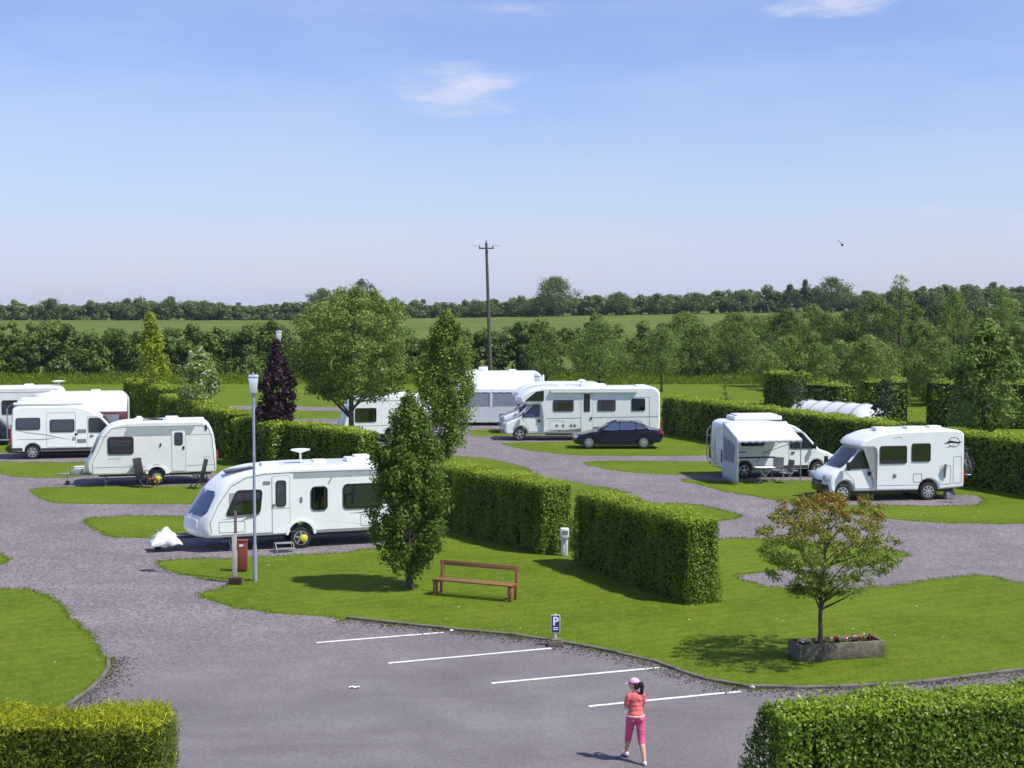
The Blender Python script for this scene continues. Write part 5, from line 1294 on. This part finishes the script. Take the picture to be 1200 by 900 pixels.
# ---- other caravans, partly hidden
def simple_caravan(label, px, yaw, L, h, x_at=0.0, win=(), m='white', flip=False, name='touring_caravan', wx=None):
    w = 1.12
    t = veh(name, label, 'caravan', px, yaw, w, x_at=x_at, flip=flip); wx = wx or L * .55
    base = [(L, .46, .1)] + arch(wx, .38, .46) + [(.25, .46, .1), (0, .8, .2), (.10, 1.15, .2), (.45, 2.1, .3), (.9, h - .12, .3), (1.8, h, .3), (L - .3, h, .2), (L, h - .3, .2)]
    sh = Shell(rpoly(base, .06), w, .09, .2, .08, 1.0); sh.build('body', M[m], t)
    MB().box((L / 2, 0, .42), (L - .8, 1.7, .1)).build('chassis', M['black'], t)
    for s in (-1, 1):
        for a, b, z0, z1 in win: side_window(sh, s, rect(a, b, z0, z1, .07), t, 'sides', frame=.035)
        wheel(wx, s * 1.0, .32, s, t, 5)
        stroke(sh, s, [(.5, h - .28), (L - .1, h - .28)], [.02, .02], 'awning_rail', 'grey', t, .01)
        stroke(sh, s, [(.4, .95), (L - .1, .95)], [.04, .04], 'stripe', 'greyband', t)
    rooflight(L * .35, 0, h, .6, .5, .1, t); rooflight(L * .7, 0, h, .5, .5, .12, t)
    MB().tube([(.3, -.3, .45), (-1.1, 0, .47)], .035).tube([(.3, .3, .45), (-1.1, 0, .47)], .035).build('drawbar', M['steel'], t)
    return t, sh
c5, s5 = simple_caravan('pale caravan cut off by the left edge of the photo, behind the campervan', (77, 517), 14, 6.6, 3.05, x_at=6.6, win=((1.2, 2.0, 1.5, 2.2), (3.3, 4.15, 1.6, 2.3)), m='cream')
plate(s5, -1, rect(4.9, 5.35, 2.1, 2.5, .06), 'vent', M['white'], c5, 0, .03); plate(s5, -1, rect(5.0, 5.25, 2.18, 2.42, .04), 'vent_grille', M['black'], c5, .03, .036)
MB().tube([(6.2, .3, 3.0), (6.2, .3, 3.2)], .03).lathe([(.05, 0), (.36, .06), (.38, .10), (.05, .14)], (6.2, .3, 3.2)).build('satellite_dish', M['roofwhite'], c5)
# caravan with awning between the van and the hedge row
c6, s6 = simple_caravan('white caravan hidden behind the campervan and smaller caravan, with a maroon-edged awning', (150, 525), 14, 5.8, 2.95, x_at=5.7, win=((1.2, 2.1, 1.4, 2.0),))
aw2 = thing('caravan_awning', 'white-roofed awning tent with maroon edging and grey window panel, above the smaller caravan', 'awning', tuple(c6.location), c6.rotation_euler.z)
solid(cloth(lambda u, v: (.9 + 4.8 * u, -1.13 - 2.1 * v, 2.86 - .75 * v ** 1.3), 10, 8).build('roof_cloth', M['canvas'], aw2), .015)
solid(cloth(lambda u, v: (5.72, -1.13 - 2.1 * u, (2.84 - .75 * u ** 1.3) * (1 - v) + .02), 8, 6).build('side_wall', M['canvasred'], aw2), .01)
solid(cloth(lambda u, v: (.9 + 4.8 * u, -3.24, 2.08 * (1 - v) + .02), 8, 6).build('front_wall', M['canvasred'], aw2), .01)
MB().slab([(1.2, .8), (5.3, .8), (5.3, 1.95), (1.2, 1.95)], -3.27, -3.25).build('front_window', M['canvasgrey'], aw2)
# awning-fronted caravan in the middle distance
c7, s7 = simple_caravan('tall white caravan behind the two alcove motorhomes', (636, 496), 2, 6.4, 3.3, x_at=6.4, win=())
aw3 = thing('caravan_awning', 'white awning with dark panoramic windows on the caravan behind the alcove motorhomes', 'awning', tuple(c7.location), c7.rotation_euler.z)
solid(cloth(lambda u, v: (.3 + 5.5 * u, -1.13 - 1.9 * v, 3.22 - 1.05 * v ** 1.7), 10, 8).build('roof_cloth', M['canvas'], aw3), .015)
solid(cloth(lambda u, v: (.3 + 5.5 * u, -3.03, 2.17 - .10 * v - .02 * math.sin(u * 70) * v), 70, 2).build('valance', M['canvas'], aw3), .01)
for x in (.35, 3.05): MB().box((x + 1.32, -3.0, 1.66), (2.5, .03, .86)).build('front_window', M['canvasgrey'], aw3)
MB().box((3.05, -3.02, 1.64), (.18, .05, .88)).build('curtain', M['canvas'], aw3)
MB().box((3.05, -3.02, .72), (5.5, .04, .98)).build('lower_wall', M['canvas'], aw3)
for x in (.32, 5.78): MB().box((x, -2.06, 1.05), (.03, 1.9, 2.05)).build('end_wall', M['canvas'], aw3)
rooflight(2.6, 0, 3.3, .6, .5, .28, c7)
draped('hitch_cover', 'small white cover beside the nose of the hidden motorhome', G(574, 497), 0, 1.5, .9, .85, M['tarp'], 8, 'cover', z0=.1)
c8, s8 = simple_caravan('white caravan half hidden behind the trunk of the broad pale tree', (398, 520), 14, 5.2, 2.6, x_at=0, win=((.9, 2.0, 1.2, 1.9), (3.4, 4.6, 1.2, 1.9)))
# sliver of a parked car at the left edge
t = veh('parked_car', 'dark purple-blue car cut off by the left edge of the photo', 'car', (13, 522), 14, .85, x_at=4.2)
shx = Shell(rpoly([(4.2, .3)] + arch(3.4, .34, .3) + arch(.8, .34, .3) + [(.1, .3), (0, .6), (.3, .78), (1.1, .92), (1.8, 1.40), (2.6, 1.48), (3.5, 1.42), (4.05, .98), (4.2, .8)], .1), .85, .08, .2, .1, .8, tum=.06, z0=.5); shx.build('body', M['navy'], t)
for s in (-1, 1):
    side_window(shx, s, rpoly([(1.4, .98), (3.7, 1.0), (3.4, 1.34), (1.85, 1.34)], .05), t, None, 'glassdark', frame=.012)
    wheel(.8, s * .75, .31, s, t, 6); wheel(3.4, s * .75, .31, s, t, 6)
    MB().box((4.17, s * .6, .8), (.1, .3, .18)).build('tail_lamp', M['redlamp'], t)

# ---- white tunnel tent beyond the long hedge
def tunnel_tent():
    A = G(1030, 516); B = G(932, 507); d = (B - A); L = d.length
    t = thing('tunnel_tent', 'white arched tunnel tent with dark ribs showing above the long hedge', 'tent', tuple((A + B) / 2), math.atan2(d.y, d.x))
    w, h = 1.6, 1.98; n = 14; segs = 6
    def prof(a, k=1.0): return (-w * math.cos(a) * k, h * math.sin(a) ** .75 * k)
    vs = []; m = segs * 4
    for j in range(m + 1):
        x = -L / 2 + L * j / m; e_ = min(j, m - j) / 3.0; sag = 1.0 if e_ >= 1 else 0.25 + 0.75 * math.sqrt(max(0, 1 - (1 - e_) ** 2))
        for i in range(n + 1):
            y, z = prof(PI * i / n, sag); vs.append((x, y, max(0.0, z)))
    fs = [(j * (n + 1) + i, j * (n + 1) + i + 1, (j + 1) * (n + 1) + i + 1, (j + 1) * (n + 1) + i) for j in range(m) for i in range(n)]
    fs.append(tuple(range(n + 1))); fs.append(tuple(m * (n + 1) + i for i in range(n + 1)))
    MB().add(vs, fs).build('cloth', M['canvas'], t, smooth=80)
    for j in range(1, segs):
        x = -L / 2 + L * j / segs
        MB().tube([(x, *[c * 1.012 for c in prof(PI * i / n)]) for i in range(n + 1)], .045, 6).build('rib', M['grey'], t)
tunnel_tent()

# ------------------------------------------------------------------ street furniture
def lamp_post(label, px, h, group='lamp posts with square lanterns'):
    t = thing('lamp_post', label, 'lamp post', tuple(G(*px)), .2, group)
    MB().lathe([(.060, 0), (.060, .9), (.050, .98), (.043, 1.05), (.036, h - .62), (.06, h - .60), (.06, h - .56)], n=16).build('pole', M['lamppaint'], t)
    hd = MB().add([(-.09, -.09, h - .56), (.09, -.09, h - .56), (.09, .09, h - .56), (-.09, .09, h - .56), (-.135, -.135, h - .12), (.135, -.135, h - .12), (.135, .135, h - .12), (-.135, .135, h - .12)], [(0, 1, 2, 3), (4, 5, 6, 7), (0, 1, 5, 4), (1, 2, 6, 5), (2, 3, 7, 6), (3, 0, 4, 7)]).build('lantern', M['lampglass'], t, bevel=.012)
    MB().add([(-.15, -.15, h - .12), (.15, -.15, h - .12), (.15, .15, h - .12), (-.15, .15, h - .12), (-.12, -.12, h - .06), (.12, -.12, h - .06), (.12, .12, h - .06), (-.12, .12, h - .06)], [(0, 1, 2, 3), (4, 5, 6, 7), (0, 1, 5, 4), (1, 2, 6, 5), (2, 3, 7, 6), (3, 0, 4, 7)]).lathe([(.03, h - .07), (.03, h - .02), (.01, h)], n=12).build('lantern_cap', M['lamppaint'], t, bevel=.008)
    return t
lamp_post('slim blue-grey lamp post with square lantern on the grass beside the nearest caravan', (299, 681), 5.75)
lamp_post('distant lamp post rising behind the purple-leaved tree', (328, 541), 6.4)

t = thing('marker_post', 'tall slender weathered post with dark upper board beside the red-brown box', 'post', tuple(G(275, 683)), R(8))
MB().box((0, 0, .68), (.13, .10, 1.36)).build('post', M['postwood'], t, bevel=.012)
MB().box((.035, .04, 1.42), (.075, .05, 1.1)).build('upper_board', mat('dark_board', (.16, .13, .12), .8, var=.3), t, bevel=.01)
tag(MB().box((0, 0, .09), (.34, .22, .18)).build('footing', M['soil']), 'brown earth footing at the base of the slender post', 'footing').location = tuple(G(276, 684.5))
t = thing('bin_box', 'red-brown metal box on the grass between the slender post and the lamp post', 'box', tuple(G(284.5, 669.5)), R(6))
MB().box((0, 0, .46), (.27, .22, .84)).build('box_body', M['redbox'], t, bevel=.02)
MB().box((0, 0, .89), (.30, .25, .04)).build('lid', M['redbox'], t, bevel=.01)
MB().box((-.03, -.116, .76), (.11, .006, .06)).build('label', M['signwhite'], t)
MB().tube([(0, 0, 0), (0, 0, .1)], .04).build('foot', M['black'], t)

# grey service post between the two hedges
t = thing('service_post', 'pale grey electric service post between the two central hedges', 'service post', tuple(G(661.5, 651)), R(4))
MB().box((0, 0, .33), (.20, .16, .66)).build('post', M['roofwhite'], t, bevel=.01)
MB().box((0, 0, .69), (.26, .22, .30)).build('housing', M['roofwhite'], t, bevel=.025)
MB().box((0, -.112, .72), (.18, .008, .12)).build('socket_cover', M['grey'], t)
MB().box((.0, -.10, .50), (.10, .06, .07)).build('tap', M['grey'], t); MB().tube([(0, -.12, .5), (.03, -.14, .3), (0, -.12, .05)], .012).build('hose', M['grey'], t)

# parking sign
t = thing('parking_sign', 'small blue parking sign with white letter P on a post at the kerb', 'sign', tuple(G(651, 757)), R(3))
MB().box((0, 0, .06), (.34, .30, .14)).box((0, 0, .15), (.24, .22, .05)).build('foot', M['concrete'], t, bevel=.015)
MB().tube([(0, .02, .1), (0, .02, .72)], .022).build('post', M['lampglass'], t)
MB().box((0, 0, .50), (.20, .016, .40)).build('panel_border', M['signwhite'], t, bevel=.003)
MB().box((0, -.010, .50), (.18, .008, .38)).build('panel', M['signblue'], t)
cu = bpy.data.curves.new('letter', 'FONT'); cu.body = 'P'; cu.size = .26; cu.align_x = 'CENTER'; cu.extrude = .002
lt = bpy.data.objects.new('letter', cu); COL.objects.link(lt); lt.parent = t; lt.rotation_euler = (PI / 2, 0, 0); lt.location = (0, -.018, .475); cu.materials.append(M['signwhite']); cu.offset = .008
bpy.context.view_layer.update(); _dg = bpy.context.evaluated_depsgraph_get(); _me = bpy.data.meshes.new_from_object(lt.evaluated_get(_dg)); _me.name = 'letter'
lo = bpy.data.objects.new('letter_mark', _me); COL.objects.link(lo); lo.parent = t; lo.rotation_euler = lt.rotation_euler; lo.location = lt.location; bpy.data.objects.remove(lt)
for z in (.415, .375): MB().box((0, -.016, z), (.12, .006, .018)).build('text_line', M['signwhite'], t)

# bench
def bench():
    A = G(511.5, 696.5); B = G(600.5, 704.5); d = B - A; L = d.length
    t = thing('garden_bench', 'long low reddish-brown wooden bench on the lawn', 'bench', tuple((A + B) / 2), math.atan2(d.y, d.x))
    h = L / 2
    for s in (-1, 1):
        MB().box((s * (h - .02), -.10, .19), (.11, .10, .38)).build('front_leg', M['benchwood'], t, bevel=.008)
        MB().box((s * (h - .02), .30, .42), (.08, .07, .84), Matrix.Rotation(R(-7), 3, 'X')).build('back_post', M['benchwood'], t, bevel=.008)
        MB().box((s * (h - .02), .09, .36), (.07, .36, .07)).build('bearer', M['benchwood'], t, bevel=.006)
    for y in (-.12, .005, .13): MB().box((0, y, .415), (L + .12, .105, .04)).build('seat_slat', M['benchwood'], t, bevel=.008)
    MB().box((0, .335, .80), (L + .10, .035, .13), Matrix.Rotation(R(-7), 3, 'X')).build('back_rail', M['benchwood'], t, bevel=.008)
bench()

# stone planter with flowers
def planter():
    A = G(937, 776); B = G(1038, 770); C = G(936, 758)
    d = B - A; L = d.length; wd = .62; rz = math.atan2(d.y, d.x); n = Vector((-d.y, d.x, 0)).normalized()
    c = (A + B) / 2 + n * wd / 2
    t = thing('planter', 'weathered rectangular concrete planter on the lawn holding the small tree', 'planter', tuple(c), rz)
    hh = .36; th = .07
    MB().box((0, -wd / 2 + th / 2, hh / 2), (L, th, hh)).build('side_panel', M['concrete'], t, bevel=.015)
    MB().box((0, wd / 2 - th / 2, hh / 2), (L, th, hh)).build('side_panel', M['concrete'], t, bevel=.015)
    for s in (-1, 1): MB().box((s * (L / 2 - th / 2), 0, hh / 2 - .003), (th - .004, wd - 2 * th, hh - .006)).build('end_panel', M['concrete'], t, bevel=.015)
    tag(MB().box((0, 0, .15), (L - 2 * th, wd - 2 * th, .28)).build('soil', M['soil'], t), kind='stuff')
    rnd = random.Random(4); pl = []
    reds = mat('red_flower', (.5, .02, .03), .6); pinks = mat('pink_flower', (.75, .35, .4), .6)
    for i in range(13):
        x = -L / 2 + .18 + (L - .36) * i / 12 + rnd.uniform(-.04, .04); y = rnd.uniform(-.12, .1)
        p = Vector(c) + Vector((math.cos(rz) * x - math.sin(rz) * y, math.sin(rz) * x + math.cos(rz) * y, .29)); kind = rnd.choice(('red', 'red', 'pink', 'white'))
        o = thing('bedding_plant', {'red': 'bedding plant with red petals', 'pink': 'bedding plant with pink petals', 'white': 'bedding plant with white petals'}[kind] + ' in the concrete planter', 'plant', tuple(p), rnd.uniform(0, 6), {'red': 'red', 'pink': 'pink', 'white': 'white'}[kind] + ' bedding plants in the planter')
        C_ = np.array([[0, 0, .05], [.05, .02, .07], [-.04, -.03, .06]]); P, N, k = clump_leaves(C_, [.07, .06, .06], 34)
        leaf_obj('leaves', P, N, .022, LM['hedge'] if i % 3 else LM['purple'], o)
        P, N, k = clump_leaves(np.array([[0, 0, .12]]), [.05], 11); leaf_obj('petals', P, N, .026, {'red': reds, 'pink': pinks, 'white': M['signwhite']}[kind], o, asp=.8)
planter()

# utility pole with crossarm
PB = Vector((X(575, 146), 146, 0))
t = thing('utility_pole', 'tall leaning timber utility pole rising above the hedgerow on the skyline', 'utility pole', tuple(PB), 0)
top = Vector((X(570, 146) - PB.x, 0, H + 72 * 146 / 1700))
MB().tube([(0, 0, 0), top * .5, top], [.21, .17, .13], 10).build('pole', M['polewood'], t)
MB().box((top.x, -.18, top.z - .55), (1.5, .12, .14)).build('crossarm', M['polewood'], t)
for x in (-.66, 0, .66): MB().lathe([(.06, 0), (.08, .08), (.05, .16), (.07, .24)], (top.x + x, -.18, top.z - (.5 if x else -.02)), n=10).build('insulator', M['grey'], t)
for s in (-1, 1): MB().tube([(top.x + s * .66, -.18, top.z - .3), (top.x + s * 1.45, .6, top.z - .28)], .02, 5).build('wire_end', M['grey'], t)
# white stake near the far caravan, fallen log
tag(MB().lathe([(.07, 0), (.07, 3.0), (.03, 3.06)], n=10).build('flag_pole', M['lampglass']), 'plain white pole beside the rear of the caravan behind the motorhomes', 'pole').location = tuple(G(636.5, 494))
a, b = G(654, 466, .5), G(688, 468, .3); tag(MB().tube([a, a.lerp(b, .5) + Vector((0, 0, .08)), b], [.26, .22, .14], 9).build('fallen_log', mat('dry_timber', (.42, .34, .24), .9, var=.4, vscale=4)), 'pale dead log lying before the hedgerow right of the far caravan', 'log')
# bird high on the right
bp = at(987, 287, 60); tag(MB().ell((0, 0, 0), (.05, .12, .05)).add([(0, -.05, 0), (0, .06, 0), (.28, -.06, .16), (.26, -.10, .16)], [(0, 1, 2, 3)]).add([(0, -.05, 0), (0, .06, 0), (-.20, -.06, .2), (-.18, -.10, .2)], [(0, 1, 2, 3)]).build('bird', M['black']), 'tiny dark bird in flight in the right-hand sky', 'bird').location = tuple(bp)

# ------------------------------------------------------------------ the girl
def capsule(mb, a, b, ra, rb, n=14):
    a = Vector(a); b = Vector(b); d = (b - a).normalized(); pts = []; rad = []
    for k in range(4): q = k / 4 * PI / 2; pts.append(a - d * ra * math.cos(q)); rad.append(max(.001, ra * math.sin(q)))
    for k in range(5): pts.append(a.lerp(b, k / 4)); rad.append(ra + (rb - ra) * k / 4)
    for k in range(3, -1, -1): q = k / 4 * PI / 2; pts.append(b + d * rb * math.cos(q)); rad.append(max(.001, rb * math.sin(q)))
    mb.tube(pts, rad, n)
def fuse(o, vox, it=4):
    r_ = o.modifiers.new('fuse', 'REMESH'); r_.mode = 'VOXEL'; r_.voxel_size = vox; r_.use_smooth_shade = True
    s_ = o.modifiers.new('soften', 'SMOOTH'); s_.iterations = it * 3; s_.factor = .5
    return o
def girl():
    t = thing('person', 'girl in coral T-shirt, pink capri trousers and pink cap, walking on the tarmac', 'person', tuple(G(744.5, 893)), R(10))
    hip = [(-.075, .01, .735), (.075, -.01, .735)]; knee = [(-.085, .13, .41), (.085, -.05, .40)]; ank = [(-.085, .27, .105), (.10, -.21, .08)]
    b = MB()
    for k in (0, 1):
        capsule(b, hip[k], knee[k], .075, .05); capsule(b, knee[k], Vector(knee[k]).lerp(Vector(ank[k]), .35) + Vector((0, -.012, 0)), .048, .050); capsule(b, Vector(knee[k]).lerp(Vector(ank[k]), .35) + Vector((0, -.012, 0)), ank[k], .050, .031)
        capsule(b, ank[k], Vector(ank[k]) + Vector((0, .06, -.04)), .031, .028)
    b.ell((0, 0, .80), (.125, .09, .10)); b.ell((0, 0, .96), (.105, .075, .14)); b.ell((0, .005, 1.07), (.115, .075, .11))
    capsule(b, (-.09, 0, 1.125), (.09, 0, 1.125), .038, .038)
    capsule(b, (0, 0, 1.15), (-.008, .02, 1.235), .042, .038)
    hr = Matrix.Rotation(R(52), 3, 'Z') @ Matrix.Rotation(R(-6), 3, 'X')      # head turned to her left
    hc = Vector((-.012, .03, 1.305))
    b.ell(hc, (.070, .088, .098), hr, 20, 14)
    b.ell(hc + hr @ Vector((0, .045, -.045)), (.045, .045, .048), hr)                        # jaw and chin
    b.ell(hc + hr @ Vector((0, .092, -.012)), (.011, .018, .020), hr)                      # nose
    for s in (-1, 1):
        b.ell(hc + hr @ Vector((s * .072, -.004, -.01)), (.010, .018, .028), hr)              # ears
    # arms: upper arm, forearm folded across the front
    sh_ = [(-.125, -.005, 1.12), (.122, -.005, 1.12)]; el = [(-.168, .015, .925), (.145, .03, .935)]; wr = [(-.075, .165, .90), (.06, .17, .97)]
    for k in (0, 1):
        capsule(b, sh_[k], el[k], .034, .030); capsule(b, el[k], wr[k], .031, .022)
        d = (Vector(wr[k]) - Vector(el[k])).normalized(); up = Vector((0, 0, 1)); f0 = Vector(wr[k]) + d * .045
        b.ell(Vector(wr[k]) + d * .03, (.034, .034, .026)); 
        for j, ln in enumerate((.052, .06, .056, .044)):
            o_ = f0 + up * (.024 - .016 * j); b_ = o_ + d * ln * .55; capsule(b, o_, b_, .0085, .008, 8); capsule(b, b_, b_ + (d + Vector((0, -.5, 0))).normalized() * ln * .5, .008, .007, 8)
        capsule(b, Vector(wr[k]) + d * .02 + up * .022, Vector(wr[k]) + d * .055 + up * .05, .0095, .008, 8)
    body = fuse(b.build('body', M['skin'], t), .006, 3)
    # eyes and mouth
    for s in (-1, 1):
        MB().ell(hc + hr @ Vector((s * .028, .080, .008)), (.012, .006, .007), hr, 10, 8).build('eye', M['hair'], body)
    MB().ell(hc + hr @ Vector((0, .089, -.048)), (.020, .006, .006), hr, 10, 8).build('mouth', M['redbox'], body)
    s = MB()
    s.ell((0, -.008, .81), (.140, .118, .085)); s.ell((0, .0, .885), (.126, .098, .12)); s.ell((0, 0, .97), (.118, .090, .13)); s.ell((0, .003, 1.07), (.132, .092, .115)); capsule(s, (-.10, 0, 1.13), (.10, 0, 1.13), .050, .050)
    capsule(s, (0, 0, 1.14), (-.003, .008, 1.175), .055, .047)
    for k in (0, 1): capsule(s, sh_[k], Vector(sh_[k]).lerp(Vector(el[k]), .66), .047, .045)
    fuse(s.build('shirt', M['shirt'], t), .009, 4)
    wb = MB(); wb.lathe([(.140, .775), (.150, .782), (.151, .797), (.142, .805)], (0, -.008, 0), n=24, squash=.84).build('shirt_hem', mat('cream_trim', (.75, .50, .42), .8), t)
    p = MB(); p.ell((0, -.012, .775), (.142, .112, .095)); p.ell((-.06, -.03, .745), (.078, .088, .085)); p.ell((.06, -.04, .745), (.078, .088, .085))
    for k in (0, 1):
        capsule(p, hip[k], knee[k], .086, .062); e = Vector(knee[k]).lerp(Vector(ank[k]), .22); capsule(p, knee[k], e, .062, .060)
    fuse(p.build('trousers', M['pants'], t), .009, 4)
    # cap with brim, band, ponytail
    c = MB(); n = 20; vs = []
    for j in range(7):
        th = PI / 2 * j / 6
        for i in range(n): a = 2 * PI * i / n; vs.append(hc + hr @ Vector((.081 * math.cos(th) * math.cos(a), .099 * math.cos(th) * math.sin(a), .022 + .088 * math.sin(th))))
    c.add(vs, [(j * n + i, j * n + (i + 1) % n, (j + 1) * n + (i + 1) % n, (j + 1) * n + i) for j in range(6) for i in range(n)] + [tuple(range(n))])
    cap = c.build('cap', M['cap'], t, smooth=60)
    vb = []
    for j in range(5):
        q = j / 4
        for i in range(9):
            a = R(40 + 100 * i / 8); rr = 1 + .85 * q * math.sin(a) ** 1.5
            vb.append(hc + hr @ Vector((.078 * math.cos(a) * (1 + .1 * q), .096 * math.sin(a) * rr, .030 - .018 * q)))
    br = MB().add(vb, [(j * 9 + i, j * 9 + i + 1, (j + 1) * 9 + i + 1, (j + 1) * 9 + i) for j in range(4) for i in range(8)]).build('brim', M['cap'], cap, smooth=60); solid(br, .006)
    bd = MB(); vs = []
    for z in (.020, .048):
        for i in range(n): a = 2 * PI * i / n; k = 1.03 if z < .03 else .98; vs.append(hc + hr @ Vector((.083 * math.cos(a) * k, .101 * math.sin(a) * k, z)))
    solid(bd.add(vs, [(i, (i + 1) % n, n + (i + 1) % n, n + i) for i in range(n)]).build('cap_band', M['capband'], cap, smooth=60), .004)
    h = MB(); h.ell(hc + hr @ Vector((0, -.028, -.012)), (.074, .070, .078), hr, 16, 10)
    for q in range(5):
        o_ = Vector(((q - 2) * .006, 0, 0)); p0 = hc + hr @ Vector((0, -.085, .03)) + o_
        h.tube([p0, p0 + Vector((.030, -.035, .0)), p0 + Vector((.040, -.045, -.07)), p0 + Vector((.036, -.040, -.14)), p0 + Vector((.030, -.02, -.20)) + o_ * 2], [.014, .022, .024, .018, .004], 8)
    h.build('hair', M['hair'], t, smooth=60)
    for k, yaw in ((0, 8), (1, -6)):
        a = Vector(ank[k]); m = MB(); rr = Matrix.Rotation(R(yaw), 3, 'Z') @ Matrix.Rotation(R(-3 if k == 0 else -14), 3, 'X')
        z = a.z - .05
        m.ell((a.x, a.y + .055, z), (.038, .105, .040), rr); m.ell((a.x, a.y - .015, z + .012), (.036, .045, .048), rr)
        so = fuse(m.build('shoe', M['shoe'], t), .006, 2)
        MB().ell((a.x, a.y + .045, z - .032), (.040, .108, .016), rr).build('sole', M['sock'], so)
    return t
girl()

# small things on the ground
for (u, v, sz, lb, nm, ct) in ((882, 806, .085, 'white-painted stone at the kerb end nearest the front-right hedge', 'painted_stone', 'stone'), (529, 739.5, .05, 'white-painted stone at the kerb by the end of the farthest parking line', 'painted_stone', 'stone')):
    tag(MB().ell((0, 0, sz * .3), (sz, sz * .7, sz * .5), nu=9, nv=6).build(nm, M['signwhite'], smooth=20), lb, ct).location = tuple(G(u, v))
_q = cloth(lambda a, b: ((a - .5) * .20, (b - .5) * .07, .02 + .03 * abs(math.sin(5 * a + 3 * b))), 8, 4).build('paper_scrap', M['signwhite'], smooth=None)
tag(solid(_q, .003), 'crumpled white paper scrap lying on the tarmac near the parking lines', 'paper').location = tuple(G(415, 807))
t = thing('water_container', 'grey water container on the ground behind the right motorhome wheel', 'container', tuple(G(1112, 585)), .4)
MB().box((0, 0, .16), (.42, .22, .32)).build('tank', M['grey'], t, bevel=.04, seg=3); MB().lathe([(.04, .30), (.04, .36)], (.12, 0, 0), n=10).build('cap', M['redbox'], t); MB().tube([(-.12, 0, .30), (-.1, 0, .38), (.04, 0, .38), (.06, 0, .30)], .012).build('handle', M['black'], t)
t = thing('gas_box', 'white plastic box on the gravel by the drawbar of the smaller caravan', 'box', tuple(G(93, 556)), .2)
MB().box((0, 0, .17), (.42, .30, .34)).build('box_body', M['white'], t, bevel=.02); MB().box((0, 0, .355), (.45, .33, .03)).build('lid', M['roofwhite'], t, bevel=.008)

# ------------------------------------------------------------------ summer air
hzm = bpy.data.materials.new('summer_haze'); hzm.use_nodes = True; _n = hzm.node_tree.nodes; _n.clear()
_o = _n.new('ShaderNodeOutputMaterial'); _v = _n.new('ShaderNodeVolumePrincipled'); _v.inputs['Color'].default_value = (0.86, 0.90, 1.0, 1); _v.inputs['Density'].default_value = 0.00010
hzm.node_tree.links.new(_v.outputs[0], _o.inputs['Volume'])
tag(MB().box((0, 0, 11.5), (14000, 14000, 25.0)).build('haze', hzm, smooth=None), kind='stuff')
